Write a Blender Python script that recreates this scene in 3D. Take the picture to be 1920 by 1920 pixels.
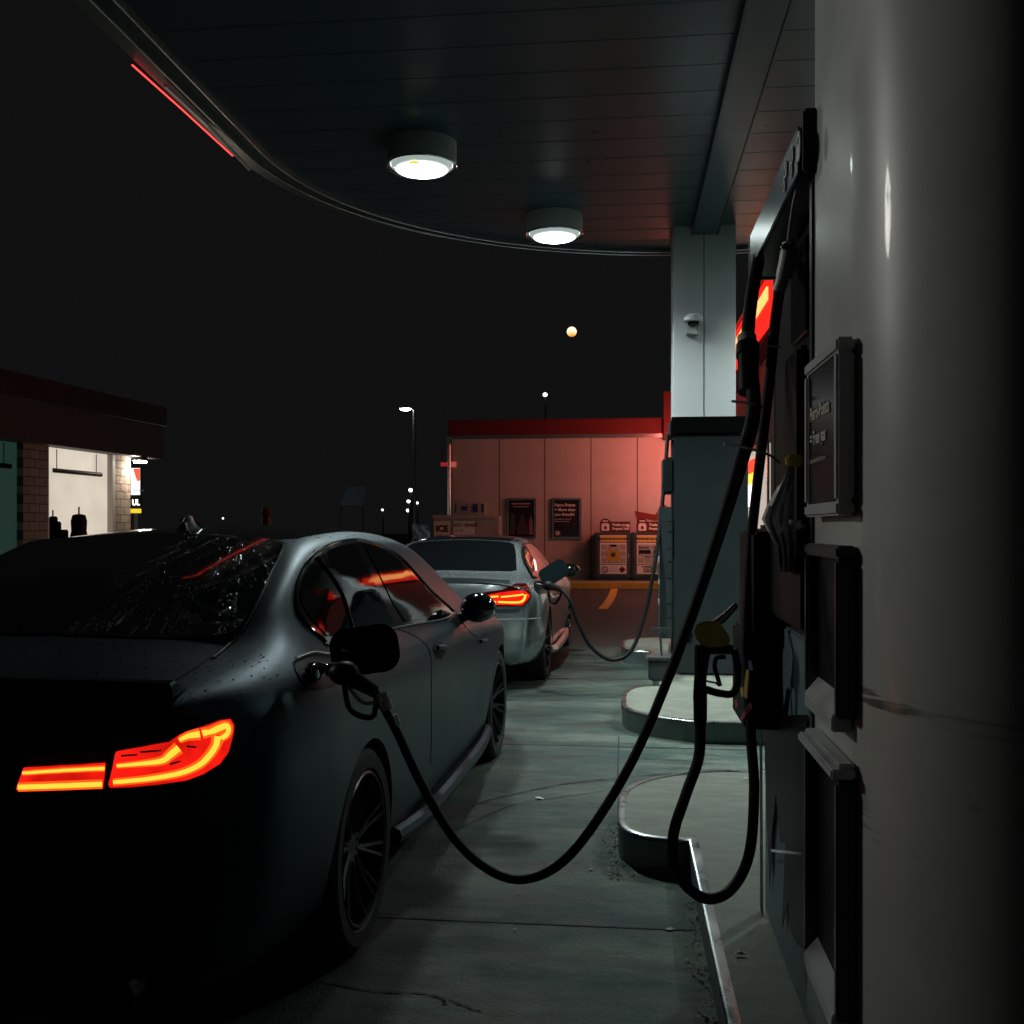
import bpy, bmesh, math, random
from mathutils import Vector, Matrix
from mathutils.bvhtree import BVHTree
from mathutils.geometry import delaunay_2d_cdt, intersect_point_tri_2d
random.seed(7)
for o in list(bpy.data.objects): bpy.data.objects.remove(o)
SC = bpy.context.scene
COL = SC.collection
PI = math.pi
# ------------------------------------------------------------------ camera
YAW = math.radians(6.24); SA, CA = math.sin(YAW), math.cos(YAW); H = 1.46; F = 1920.0
cd = bpy.data.cameras.new('camera'); cd.sensor_width = 36; cd.lens = 36.0; cd.shift_y = 30/1920
cd.clip_start = 0.05; cd.clip_end = 2000
cam = bpy.data.objects.new('camera', cd); COL.objects.link(cam)
cam.location = (0, 0, H); cam.rotation_euler = (PI/2, 0, YAW); SC.camera = cam
# ------------------------------------------------------------------ world: a black city night
w = bpy.data.worlds.new('World'); SC.world = w; w.use_nodes = True
bg = w.node_tree.nodes['Background']; bg.inputs[0].default_value = (0.0053, 0.0054, 0.0056, 1); bg.inputs[1].default_value = 1.0
SC.view_settings.view_transform = 'Standard'; SC.view_settings.look = 'None'
SC.view_settings.exposure = 0.0; SC.view_settings.gamma = 1.0
SC.render.engine = 'CYCLES'
SC.cycles.max_bounces = 6; SC.cycles.sample_clamp_indirect = 4.0
SC.cycles.caustics_reflective = False; SC.cycles.caustics_refractive = False
LAMP_L = 26.0; SPOT_W = 420.0; LOT_W = 640.0                      # radiance of the canopy lamp lenses
LAMP_C = (0.86, 1.0, 0.97)

# ------------------------------------------------------------------ pixel -> place helpers
def ray(px, py):
    k = (px-960)/F; m = (990-py)/F
    return Vector((-SA + k*CA, CA + k*SA, m))
CAMP = Vector((0, 0, H))
def P(px, py, d): return CAMP + ray(px, py)*d
def G(px, py, z=0.0): r = ray(px, py); return CAMP + r*((z-H)/r.z)
def PY(px, py, Y): r = ray(px, py); return CAMP + r*(Y/r.y)
def PX(px, py, X): r = ray(px, py); return CAMP + r*(X/r.x)
def cw(xc, d, z=0.0): return Vector((xc*CA - d*SA, xc*SA + d*CA, z))

# ------------------------------------------------------------------ materials
def mat(name, col, rough=0.5, metal=0.0, var=0.0, vscale=5.0, bump=0.0, bscale=40.0, emit=None, estr=0.0,
        rvar=0.0, spec=0.5, coat=0.0, stretch=None, stain=None):
    m = bpy.data.materials.new(name); m.use_nodes = True
    nt = m.node_tree; N = nt.nodes; L = nt.links
    b = N['Principled BSDF']
    b.inputs['Base Color'].default_value = (*col, 1); b.inputs['Roughness'].default_value = rough
    b.inputs['Metallic'].default_value = metal; b.inputs['Specular IOR Level'].default_value = spec
    b.inputs['Coat Weight'].default_value = coat; b.inputs['Coat Roughness'].default_value = 0.05
    if emit:
        b.inputs['Emission Color'].default_value = (*emit, 1); b.inputs['Emission Strength'].default_value = estr
    tc = N.new('ShaderNodeTexCoord'); mp = N.new('ShaderNodeMapping'); L.new(tc.outputs['Object'], mp.inputs[0])
    if stretch: mp.inputs['Scale'].default_value = stretch
    if var or rvar:
        n = N.new('ShaderNodeTexNoise'); n.inputs['Scale'].default_value = vscale; n.inputs['Detail'].default_value = 8
        n.inputs['Roughness'].default_value = 0.62
        L.new(mp.outputs[0], n.inputs['Vector'])
        if var:
            r = N.new('ShaderNodeMapRange'); r.inputs[1].default_value = .28; r.inputs[2].default_value = .72
            r.inputs[3].default_value = 1-var; r.inputs[4].default_value = 1+var; L.new(n.outputs[0], r.inputs[0])
            mx = N.new('ShaderNodeVectorMath'); mx.operation = 'SCALE'; mx.inputs[0].default_value = col
            L.new(r.outputs[0], mx.inputs['Scale']); L.new(mx.outputs[0], b.inputs['Base Color'])
        if rvar:
            r2 = N.new('ShaderNodeMapRange'); r2.inputs[1].default_value = .3; r2.inputs[2].default_value = .7
            r2.inputs[3].default_value = max(.03, rough-rvar); r2.inputs[4].default_value = min(1, rough+rvar)
            L.new(n.outputs[0], r2.inputs[0]); L.new(r2.outputs[0], b.inputs['Roughness'])
    if bump:
        n2 = N.new('ShaderNodeTexNoise'); n2.inputs['Scale'].default_value = bscale; n2.inputs['Detail'].default_value = 6
        L.new(mp.outputs[0], n2.inputs['Vector'])
        bp = N.new('ShaderNodeBump'); bp.inputs['Strength'].default_value = bump; bp.inputs['Distance'].default_value = 0.01
        L.new(n2.outputs[0], bp.inputs['Height']); L.new(bp.outputs[0], b.inputs['Normal'])
    return m
def emi(name, col, s=1.0):
    m = bpy.data.materials.new(name); m.use_nodes = True; nt = m.node_tree
    b = nt.nodes['Principled BSDF']; b.inputs['Base Color'].default_value = (*[min(1, c)*.5 for c in col], 1)
    b.inputs['Emission Color'].default_value = (*col, 1); b.inputs['Emission Strength'].default_value = s
    return m

def mat_concrete():
    m = bpy.data.materials.new('worn_concrete'); m.use_nodes = True; nt = m.node_tree; N = nt.nodes; L = nt.links
    b = N['Principled BSDF']; tc = N.new('ShaderNodeTexCoord')
    def noise(sc, det=8, st=None, rg=.6):
        mp = N.new('ShaderNodeMapping'); L.new(tc.outputs['Object'], mp.inputs[0])
        if st: mp.inputs['Scale'].default_value = st
        n = N.new('ShaderNodeTexNoise'); n.inputs['Scale'].default_value = sc; n.inputs['Detail'].default_value = det
        n.inputs['Roughness'].default_value = rg; L.new(mp.outputs[0], n.inputs['Vector']); return n
    def mr(src, a, c, lo, hi):
        r = N.new('ShaderNodeMapRange'); r.inputs[1].default_value = a; r.inputs[2].default_value = c
        r.inputs[3].default_value = lo; r.inputs[4].default_value = hi; L.new(src, r.inputs[0]); return r.outputs[0]
    def mul(a, c):
        x = N.new('ShaderNodeMath'); x.operation = 'MULTIPLY'; L.new(a, x.inputs[0]); L.new(c, x.inputs[1]); return x.outputs[0]
    big = noise(1.0, 6, (1, 2.2, 1)); mid = noise(6, 8, (1, 2.5, 1), .7); fine = noise(90, 3); spk = noise(260, 2)
    dirt = noise(2.1, 9, (.8, 3.4, 1), .68)
    v = mul(mr(big.outputs[0], .35, .65, .6, 1.3), mr(mid.outputs[0], .3, .7, .70, 1.25))
    v = mul(v, mr(fine.outputs[0], .3, .7, .75, 1.25))
    v = mul(v, mr(spk.outputs[0], .58, .72, .92, 2.2))
    v = mul(v, mr(dirt.outputs[0], .47, .60, 1.1, .42))
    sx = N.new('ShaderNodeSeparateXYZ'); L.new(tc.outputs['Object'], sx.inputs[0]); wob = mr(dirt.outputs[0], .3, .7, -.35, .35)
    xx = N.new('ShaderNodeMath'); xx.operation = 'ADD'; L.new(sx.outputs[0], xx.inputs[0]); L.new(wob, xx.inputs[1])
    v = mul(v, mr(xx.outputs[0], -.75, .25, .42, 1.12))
    cr = N.new('ShaderNodeMix'); cr.data_type = 'RGBA'; cr.inputs[6].default_value = (.062, .125, .108, 1); cr.inputs[7].default_value = (.135, .172, .140, 1)
    L.new(mr(big.outputs[0], .4, .6, 0, 1), cr.inputs[0])
    sc = N.new('ShaderNodeVectorMath'); sc.operation = 'SCALE'; L.new(cr.outputs[2], sc.inputs[0]); L.new(v, sc.inputs['Scale'])
    L.new(sc.outputs[0], b.inputs['Base Color'])
    L.new(mr(dirt.outputs[0], .45, .6, .78, .42), b.inputs['Roughness'])
    bp = N.new('ShaderNodeBump'); bp.inputs['Strength'].default_value = .8; bp.inputs['Distance'].default_value = .008
    ad = N.new('ShaderNodeMath'); ad.operation = 'ADD'; L.new(fine.outputs[0], ad.inputs[0]); L.new(spk.outputs[0], ad.inputs[1])
    L.new(ad.outputs[0], bp.inputs['Height']); L.new(bp.outputs[0], b.inputs['Normal'])
    return m
def mat_wet_glass():
    # black tinted glass with rain drops running down in trails
    m = bpy.data.materials.new('rain_beaded_glass'); m.use_nodes = True; nt = m.node_tree; N = nt.nodes; L = nt.links
    b = N['Principled BSDF']; b.inputs['Base Color'].default_value = (.006, .007, .008, 1); b.inputs['Roughness'].default_value = .06
    b.inputs['Coat Weight'].default_value = .3
    tc = N.new('ShaderNodeTexCoord')
    def vor(sc, st):
        mp = N.new('ShaderNodeMapping'); L.new(tc.outputs['Object'], mp.inputs[0]); mp.inputs['Scale'].default_value = st
        v = N.new('ShaderNodeTexVoronoi'); v.inputs['Scale'].default_value = sc; L.new(mp.outputs[0], v.inputs['Vector'])
        r = N.new('ShaderNodeMapRange'); r.interpolation_type = 'SMOOTHSTEP'; r.inputs[1].default_value = .12; r.inputs[2].default_value = .36
        r.inputs[3].default_value = 1; r.inputs[4].default_value = 0; L.new(v.outputs['Distance'], r.inputs[0]); return r.outputs[0]
    a = vor(95, (1, 1, 1))
    sp = N.new('ShaderNodeSeparateXYZ'); L.new(tc.outputs['Object'], sp.inputs[0])
    def ma(op, x, y):
        q = N.new('ShaderNodeMath'); q.operation = op
        for i, z in enumerate((x, y)):
            if isinstance(z, (int, float)): q.inputs[i].default_value = z
            else: L.new(z, q.inputs[i])
        return q.outputs[0]
    dx = ma('SUBTRACT', sp.outputs[0], .27); dy = ma('SUBTRACT', .42, sp.outputs[1])
    ang = ma('ARCTAN2', dx, dy); rad = ma('SQRT', ma('ADD', ma('MULTIPLY', dx, dx), ma('MULTIPLY', dy, dy)), 0)
    cb = N.new('ShaderNodeCombineXYZ'); L.new(ang, cb.inputs[0]); L.new(ma('MULTIPLY', rad, .16), cb.inputs[1])
    v2 = N.new('ShaderNodeTexVoronoi'); v2.inputs['Scale'].default_value = 42; L.new(cb.outputs[0], v2.inputs['Vector'])
    r4 = N.new('ShaderNodeMapRange'); r4.interpolation_type = 'SMOOTHSTEP'; r4.inputs[1].default_value = .12; r4.inputs[2].default_value = .36; r4.inputs[3].default_value = 1; r4.inputs[4].default_value = 0; L.new(v2.outputs['Distance'], r4.inputs[0]); c = r4.outputs[0]
    side = N.new('ShaderNodeMapRange'); side.interpolation_type = 'SMOOTHSTEP'; side.inputs[1].default_value = -.10; side.inputs[2].default_value = .22; L.new(sp.outputs[0], side.inputs[0])
    mp = N.new('ShaderNodeMapping'); L.new(cb.outputs[0], mp.inputs[0]); mp.inputs['Scale'].default_value = (.5, 1.2, 1)
    n = N.new('ShaderNodeTexNoise'); n.inputs['Scale'].default_value = 18; n.inputs['Detail'].default_value = 4; L.new(mp.outputs[0], n.inputs['Vector'])
    r = N.new('ShaderNodeMapRange'); r.inputs[1].default_value = .44; r.inputs[2].default_value = .56; L.new(n.outputs[0], r.inputs[0]); r_ = r; r = type('o', (), {'outputs': [ma('MULTIPLY', r_.outputs[0], side.outputs[0])]})
    mu = N.new('ShaderNodeMath'); mu.operation = 'MULTIPLY'; L.new(a, mu.inputs[0]); L.new(r.outputs[0], mu.inputs[1])
    ad = N.new('ShaderNodeMath'); ad.operation = 'MAXIMUM'; L.new(mu.outputs[0], ad.inputs[0])
    mc = N.new('ShaderNodeMath'); mc.operation = 'MULTIPLY'; L.new(c, mc.inputs[0]); L.new(r.outputs[0], mc.inputs[1]); L.new(mc.outputs[0], ad.inputs[1])
    bp = N.new('ShaderNodeBump'); bp.inputs['Strength'].default_value = .75; bp.inputs['Distance'].default_value = .007
    L.new(ad.outputs[0], bp.inputs['Height']); L.new(bp.outputs[0], b.inputs['Normal'])
    mi = N.new('ShaderNodeMix'); mi.data_type = 'RGBA'; mi.inputs[6].default_value = (.006, .007, .008, 1); mi.inputs[7].default_value = (.10, .115, .12, 1); L.new(ad.outputs[0], mi.inputs[0]); L.new(mi.outputs[2], b.inputs['Base Color'])
    return m
def mat_ceiling():
    m = mat('canopy_soffit_paint', (.056, .095, .120), .30, var=.03, vscale=2.5, bump=.06, bscale=45, rvar=.03)
    return m
def mat_pillar():
    # cream-grey painted steel, scuffed by car doors at bumper height
    m = mat('scuffed_cream_paint', (.63, .66, .61), .36, var=.12, vscale=3, rvar=.05, coat=.12)
    nt = m.node_tree; N = nt.nodes; L = nt.links; b = N['Principled BSDF']
    old = b.inputs['Base Color'].links[0].from_socket
    tc = N.new('ShaderNodeTexCoord'); mp = N.new('ShaderNodeMapping'); L.new(tc.outputs['Object'], mp.inputs[0])
    mp.inputs['Rotation'].default_value = (0, math.radians(-14), 0); mp.inputs['Scale'].default_value = (3.0, 3.0, 60)
    n = N.new('ShaderNodeTexNoise'); n.inputs['Scale'].default_value = 1.5; n.inputs['Detail'].default_value = 5; L.new(mp.outputs[0], n.inputs['Vector'])
    r = N.new('ShaderNodeMapRange'); r.inputs[1].default_value = .50; r.inputs[2].default_value = .58; L.new(n.outputs[0], r.inputs[0])
    sp = N.new('ShaderNodeSeparateXYZ'); L.new(tc.outputs['Object'], sp.inputs[0])
    def band(z0, wd):
        s = N.new('ShaderNodeMath'); s.operation = 'SUBTRACT'; L.new(sp.outputs[2], s.inputs[0]); s.inputs[1].default_value = z0
        a = N.new('ShaderNodeMath'); a.operation = 'ABSOLUTE'; L.new(s.outputs[0], a.inputs[0])
        q = N.new('ShaderNodeMapRange'); q.inputs[1].default_value = wd; q.inputs[2].default_value = wd*1.6; q.inputs[3].default_value = 1; q.inputs[4].default_value = 0
        L.new(a.outputs[0], q.inputs[0]); return q.outputs[0]
    mx = N.new('ShaderNodeMath'); mx.operation = 'MAXIMUM'; L.new(band(.93, .05), mx.inputs[0]); L.new(band(1.13, .022), mx.inputs[1])
    mu = N.new('ShaderNodeMath'); mu.operation = 'MULTIPLY'; L.new(r.outputs[0], mu.inputs[0]); L.new(mx.outputs[0], mu.inputs[1])
    n3 = N.new('ShaderNodeTexNoise'); n3.inputs['Scale'].default_value = 5; n3.inputs['Detail'].default_value = 6; L.new(tc.outputs['Object'], n3.inputs['Vector'])
    r3 = N.new('ShaderNodeMapRange'); r3.inputs[1].default_value = .45; r3.inputs[2].default_value = .62; r3.inputs[4].default_value = .9; L.new(n3.outputs[0], r3.inputs[0])
    mu2 = N.new('ShaderNodeMath'); mu2.operation = 'MULTIPLY'; L.new(mu.outputs[0], mu2.inputs[0]); L.new(r3.outputs[0], mu2.inputs[1])
    mi = N.new('ShaderNodeMix'); mi.data_type = 'RGBA'; L.new(mu2.outputs[0], mi.inputs[0]); L.new(old, mi.inputs[6]); mi.inputs[7].default_value = (.10, .10, .09, 1)
    L.new(mi.outputs[2], b.inputs['Base Color'])
    return m
def mat_brick(name, c1, c2, mortar, sx=1.0):
    m = bpy.data.materials.new(name); m.use_nodes = True; nt = m.node_tree; N = nt.nodes; L = nt.links
    b = N['Principled BSDF']; tc = N.new('ShaderNodeTexCoord'); mp = N.new('ShaderNodeMapping')
    mp.inputs['Rotation'].default_value = (PI/2, 0, 0)
    L.new(tc.outputs['Object'], mp.inputs[0]); t = N.new('ShaderNodeTexBrick'); L.new(mp.outputs[0], t.inputs[0])
    t.inputs['Color1'].default_value = (*c1, 1); t.inputs['Color2'].default_value = (*c2, 1); t.inputs['Mortar'].default_value = (*mortar, 1)
    t.inputs['Scale'].default_value = 1; t.inputs['Brick Width'].default_value = .4; t.inputs['Row Height'].default_value = .2; t.inputs['Mortar Size'].default_value = .012
    L.new(t.outputs[0], b.inputs['Base Color']); b.inputs['Roughness'].default_value = .9
    n = N.new('ShaderNodeTexNoise'); n.inputs['Scale'].default_value = 22; n.inputs['Detail'].default_value = 6; L.new(tc.outputs['Object'], n.inputs['Vector'])
    bp = N.new('ShaderNodeBump'); bp.inputs['Strength'].default_value = 1; bp.inputs['Distance'].default_value = .04; L.new(n.outputs[0], bp.inputs['Height']); L.new(bp.outputs[0], b.inputs['Normal'])
    return m
def redlens():
    m = mat('lamp_red', (.3, .01, .008), .08, coat=.5); nt = m.node_tree; N = nt.nodes; L = nt.links; b = N['Principled BSDF']
    tc = N.new('ShaderNodeTexCoord'); n = N.new('ShaderNodeTexNoise'); n.inputs['Scale'].default_value = 9; n.inputs['Detail'].default_value = 3; L.new(tc.outputs['Object'], n.inputs['Vector'])
    r = N.new('ShaderNodeMapRange'); r.inputs[1].default_value = .32; r.inputs[2].default_value = .68; r.inputs[3].default_value = .45; r.inputs[4].default_value = 1.25; L.new(n.outputs[0], r.inputs[0])
    b.inputs['Emission Color'].default_value = (1, .012, .006, 1); L.new(r.outputs[0], b.inputs['Emission Strength']); return m
M = dict(
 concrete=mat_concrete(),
 slab=mat('island_concrete', (.235, .25, .205), .75, var=.38, vscale=5, bump=.35, bscale=120, rvar=.15, stretch=(1, 3.2, 1)),
 asphalt=mat('asphalt', (.060, .052, .048), .72, var=.25, vscale=3, bump=.6, bscale=160, rvar=.12, stretch=(1, 2.5, 1)),
 steel=mat('kerb_steel', (.42, .44, .44), .30, 1.0, var=.12, vscale=6, rvar=.08),
 steeldark=mat('oily_steel', (.16, .20, .19), .5, .3, var=.3, vscale=6, rvar=.1),
 joint=mat('joint_filler', (.02, .022, .02), .9), soffit=mat_ceiling(), pillar=mat_pillar(),
 fascia=mat('fascia_grey', (.16, .17, .17), .35, var=.1, vscale=4), trim=mat('bright_trim', (.55, .56, .56), .25, .9, var=.05, vscale=8),
 white=mat('white_column_paint', (.62, .65, .65), .45, var=.05, vscale=3, bump=.04, bscale=80),
 black=mat('black_plastic', (.006, .0065, .007), .45, var=.2, vscale=20, bump=.06, bscale=200, spec=.18),
 blackgloss=mat('gloss_black', (.008, .008, .009), .10, var=.1, vscale=20, coat=.5),
 rubber=mat('hose_rubber', (.009, .0095, .0095), .55, var=.25, vscale=30, bump=.15, bscale=200, spec=.3),
 tyre=mat('tyre_rubber', (.016, .016, .017), .7, var=.25, vscale=20, bump=.2, bscale=120),
 panel=mat('slate_steel_panel', (.036, .048, .053), .40, var=.15, vscale=3, rvar=.08),
 bluepanel=mat('blue_grey_panel', (.20, .29, .33), .45, var=.12, vscale=4, rvar=.08),
 grey=mat('grey_plastic', (.55, .57, .58), .38, var=.1, vscale=10),
 charcoal=mat('charcoal_plastic', (.05, .055, .06), .35, var=.15, vscale=10),
 paint=mat('satin_slate_paint', (.024, .046, .064), .40, .85, var=.05, vscale=3, bump=.10, bscale=260, rvar=.04),
 silver=mat('silver_blue_paint', (.36, .39, .405), .22, .65, var=.03, vscale=3, coat=.6),
 glass=mat('tinted_glass', (.006, .007, .008), .04, spec=.6, var=.1, vscale=3), wetglass=mat_wet_glass(),
 liner=mat('arch_liner', (.006, .006, .006), .9), rim=mat('black_rim', (.004, .004, .005), .3, 0, var=.1, vscale=15),
 rimedge=mat('rim_lip', (.3, .3, .31), .25, .9), disc=mat('brake_disc', (.22, .22, .22), .35, .9),
 chrome=mat('polished_metal', (.6, .62, .62), .15, 1.0, var=.05, vscale=10),
 tred=redlens(), thot=emi('lamp_hot', (1.0, .30, .022), 2.6), tsoft=emi('lamp_soft_red', (1.0, .085, .008), 1.5),
 tdark=mat('dark_red_lens', (.05, .004, .004), .08, coat=.5),
 redband=mat('red_band', (.13, .008, .008), .75, var=.12, vscale=2), wall=mat('wall_panel', (.50, .46, .43), .6, var=.09, vscale=1.5, bump=.12, bscale=20, rvar=.06),
 walldark=mat('wall_joint', (.08, .07, .07), .8), yellow=mat('yellow_kerb_paint', (.90, .46, .07), .6, var=.22, vscale=4, bump=.2, bscale=60),
 poster=mat('poster_black', (.018, .014, .016), .25), cream=mat('cream_print', (.85, .78, .70), .5), creamdark=mat('buff_print', (.42, .36, .34), .5, var=.2, vscale=30),
 gold=mat('gold_print', (.55, .33, .03), .5, var=.1, vscale=20), orange=mat('orange_print', (.85, .55, .14), .5), brown=mat('maroon_print', (.10, .012, .015), .5),
 redpr=mat('red_print', (.6, .03, .02), .4), bluepr=mat('blue_print', (.04, .10, .35), .4), whitepr=mat('white_print', (.75, .75, .73), .45),
 fridge=mat('ice_bin_enamel', (.46, .42, .40), .4, var=.12, vscale=5), cage=mat('cabinet_slate', (.055, .07, .075), .45, var=.2, vscale=5),
 olive=mat('yellow_rubber_guard', (.58, .48, .05), .25, var=.3, vscale=12), plastic=mat('crumpled_white_plastic', (.55, .57, .58), .3, var=.1, vscale=20, bump=.5, bscale=25),
 brick=mat_brick('split_face_block', (.46, .36, .29), (.34, .26, .21), (.10, .08, .07)),
 maroon=mat('maroon_parapet', (.028, .014, .014), .6, var=.1, vscale=2), fasciadk=mat('dark_fascia', (.07, .068, .068), .6, var=.08, vscale=2),
 doorlit=emi('lit_bay_door', (.66, .60, .50), 1.0), doorgreen=emi('dim_green_bay_door', (.012, .030, .024), 1.0),
 leaf=mat('dark_leaf', (.03, .045, .02), .7, var=.3, vscale=3), bark=mat('bark', (.06, .05, .04), .9), led_red=emi('red_strip', (1.0, .06, .05), 2.2),
 signred=emi('sign_red', (1.0, .02, .012), 1.0), signhot=emi('sign_tube', (1.0, .36, .10), 2.2), litwhite=emi('lit_white', (1.0, .97, .92), 3.0),
 paper=mat('paper', (.7, .7, .64), .7, var=.1, vscale=30), gravel=mat('gravel', (.38, .38, .34), .8, var=.5, vscale=60),
 bluecloth=mat('pale_blue_sheet', (.35, .42, .55), .6, var=.2, vscale=10), navy=mat('navy_ribbed', (.10, .17, .24), .5, var=.2, vscale=10),
)
# lit bay door: faint panel variation lives in the light coming through it
# ------------------------------------------------------------------ mesh helpers
def link(o, parent=None):
    COL.objects.link(o)
    if parent: o.parent = parent
    return o
def tag(o, label, cat, group=None, kind=None):
    if label: o['label'] = label
    if cat: o['category'] = cat
    if group: o['group'] = group
    if kind: o['kind'] = kind
    return o
def thing(name, label, cat, loc=(0, 0, 0), rz=0, group=None):
    o = bpy.data.objects.new(name, None); o.location = loc; o.rotation_euler = (0, 0, rz); o.empty_display_size = .2
    link(o); tag(o, label, cat, group); return o
class MB:
    def __init__(s): s.v = []; s.f = []; s.m = []
    def add(s, vs, fs, mi=0):
        n = len(s.v); s.v += [tuple(v) for v in vs]; s.f += [tuple(i+n for i in f) for f in fs]; s.m += [mi]*len(fs); return s
    def box(s, x0, x1, y0, y1, z0, z1, mi=0, mat4=None):
        vs = [Vector((x, y, z)) for z in (z0, z1) for y in (y0, y1) for x in (x0, x1)]
        if mat4: vs = [mat4 @ v for v in vs]
        return s.add(vs, [(0, 2, 3, 1), (4, 5, 7, 6), (0, 1, 5, 4), (2, 6, 7, 3), (0, 4, 6, 2), (1, 3, 7, 5)], mi)
    def prism(s, pts, z0, z1, mi=0, mat4=None):
        n = len(pts)
        a = sum(pts[i][0]*pts[(i+1) % n][1]-pts[(i+1) % n][0]*pts[i][1] for i in range(n))
        if a < 0: pts = pts[::-1]
        vs = [Vector((p[0], p[1], z)) for z in (z0, z1) for p in pts]
        if mat4: vs = [mat4 @ v for v in vs]
        return s.add(vs, [tuple(range(n))[::-1], tuple(range(n, 2*n))] + [(i, (i+1) % n, n+(i+1) % n, n+i) for i in range(n)], mi)
    def tube(s, path, r, seg=12, mi=0, cap=True):
        path = [Vector(p) for p in path]; n = len(path); rs = r if isinstance(r, (list, tuple)) else [r]*n
        up = None; rings = []
        for i, p in enumerate(path):
            t = (path[min(i+1, n-1)]-path[max(i-1, 0)]).normalized()
            if up is None: up = t.orthogonal().normalized()
            up = (up - t*up.dot(t)); up = up.normalized() if up.length > 1e-6 else t.orthogonal().normalized()
            sd = t.cross(up)
            rings.append([p + (up*math.cos(2*PI*k/seg) + sd*math.sin(2*PI*k/seg))*rs[i] for k in range(seg)])
        vs = [v for rg in rings for v in rg]
        fs = [(i*seg+k, i*seg+(k+1) % seg, (i+1)*seg+(k+1) % seg, (i+1)*seg+k) for i in range(n-1) for k in range(seg)]
        if cap: fs += [tuple(range(seg))[::-1], tuple(range((n-1)*seg, n*seg))]
        return s.add(vs, fs, mi)
    def lathe(s, prof, seg=32, mi=0, mat4=None, close=False):     # prof: (r, z) about z
        vs = []; n = len(prof)
        for k in range(seg):
            a = 2*PI*k/seg
            for r, z in prof: vs.append(Vector((r*math.cos(a), r*math.sin(a), z)))
        if mat4: vs = [mat4 @ v for v in vs]
        fs = []
        for k in range(seg):
            for i in range(n-1 if not close else n):
                j = (i+1) % n
                a0, b0 = k*n+i, ((k+1) % seg)*n+i; a1, b1 = k*n+j, ((k+1) % seg)*n+j
                fs.append((a0, b0, b1, a1))
        return s.add(vs, fs, mi)
    def blob(s, c, r, seg=12, mi=0, mat4=None):
        prof = [(max(1e-4, math.sin(PI*i/seg)), -math.cos(PI*i/seg)) for i in range(seg+1)]
        m4 = Matrix.Translation(c) @ (mat4 or Matrix()) @ Matrix.Diagonal((*((r, r, r) if not hasattr(r, '__len__') else r), 1))
        return s.lathe(prof, seg*2, mi, m4)
    def build(s, name, mats, parent=None, smooth=False, bevel=0, sharp=35):
        me = bpy.data.meshes.new(name); me.from_pydata(s.v, [], s.f); me.update()
        for m in (mats if isinstance(mats, (list, tuple)) else [mats]): me.materials.append(m)
        for p, i in zip(me.polygons, s.m): p.material_index = i
        bm = bmesh.new(); bm.from_mesh(me); bmesh.ops.remove_doubles(bm, verts=bm.verts, dist=1e-5)
        bmesh.ops.recalc_face_normals(bm, faces=bm.faces)
        if bevel:
            es = [e for e in bm.edges if len(e.link_faces) == 2 and e.calc_face_angle(0) > .6]
            try: bmesh.ops.bevel(bm, geom=es, offset=bevel, segments=2, affect='EDGES', clamp_overlap=True)
            except Exception: pass
        if smooth:
            for f in bm.faces: f.smooth = True
            for e in bm.edges:
                if len(e.link_faces) == 2 and e.calc_face_angle(0) > math.radians(sharp): e.smooth = False
        bm.to_mesh(me); bm.free()
        return link(bpy.data.objects.new(name, me), parent)
def crom(pts, per=8):
    pts = [Vector(p) for p in pts]; out = []
    for i in range(len(pts)-1):
        p0 = pts[max(i-1, 0)]; p1 = pts[i]; p2 = pts[i+1]; p3 = pts[min(i+2, len(pts)-1)]
        for k in range(per):
            t = k/per
            out.append(.5*((2*p1)+(p2-p0)*t+(2*p0-5*p1+4*p2-p3)*t*t+(3*p1-p0-3*p2+p3)*t**3))
    out.append(pts[-1]); return out
def text(s, size, m4, material, name='lettering', parent=None, align='LEFT', depth=.001, bold=0.0, sx=1.0):
    cu = bpy.data.curves.new(name, 'FONT'); cu.body = s; cu.size = size; cu.align_x = align; cu.extrude = depth; cu.offset = bold
    ob = bpy.data.objects.new(name+'_curve', cu); COL.objects.link(ob)
    dg = bpy.context.evaluated_depsgraph_get(); me = bpy.data.meshes.new_from_object(ob.evaluated_get(dg))
    bpy.data.objects.remove(ob); bpy.data.curves.remove(cu)
    me.transform(m4 @ Matrix.Diagonal((sx, 1, 1, 1))); me.materials.clear(); me.materials.append(material); me.name = name
    return link(bpy.data.objects.new(name, me), parent)
def merge_text(items, material, name, parent):
    """several lines of lettering as one mesh: items = (string, size, matrix, align, bold)"""
    bm = bmesh.new()
    for s, size, m4, al, bd in items:
        o = text(s, size, m4, material, align=al, bold=bd); bm.from_mesh(o.data); me = o.data; bpy.data.objects.remove(o); bpy.data.meshes.remove(me)
    me = bpy.data.meshes.new(name); bm.to_mesh(me); bm.free(); me.materials.append(material)
    return link(bpy.data.objects.new(name, me), parent)
RX90 = Matrix.Rotation(PI/2, 4, 'X')
def rrect(x0, x1, y0, y1, r, n=6):
    out = []
    for cx, cy, a0 in ((x1-r, y1-r, 0), (x0+r, y1-r, 90), (x0+r, y0+r, 180), (x1-r, y0+r, 270)):
        out += [(cx+r*math.cos(math.radians(a0+90*i/n)), cy+r*math.sin(math.radians(a0+90*i/n))) for i in range(n+1)]
    return out
def face_cam(x, y, z): return Matrix.Translation((x, y, z)) @ RX90                       # writing on a wall that faces -Y
def face_left(x, y, z): return Matrix.Translation((x, y, z)) @ Matrix.Rotation(-PI/2, 4, 'Z') @ RX90   # on a wall that faces -X
def struct(o): o['kind'] = 'structure'; return o

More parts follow.
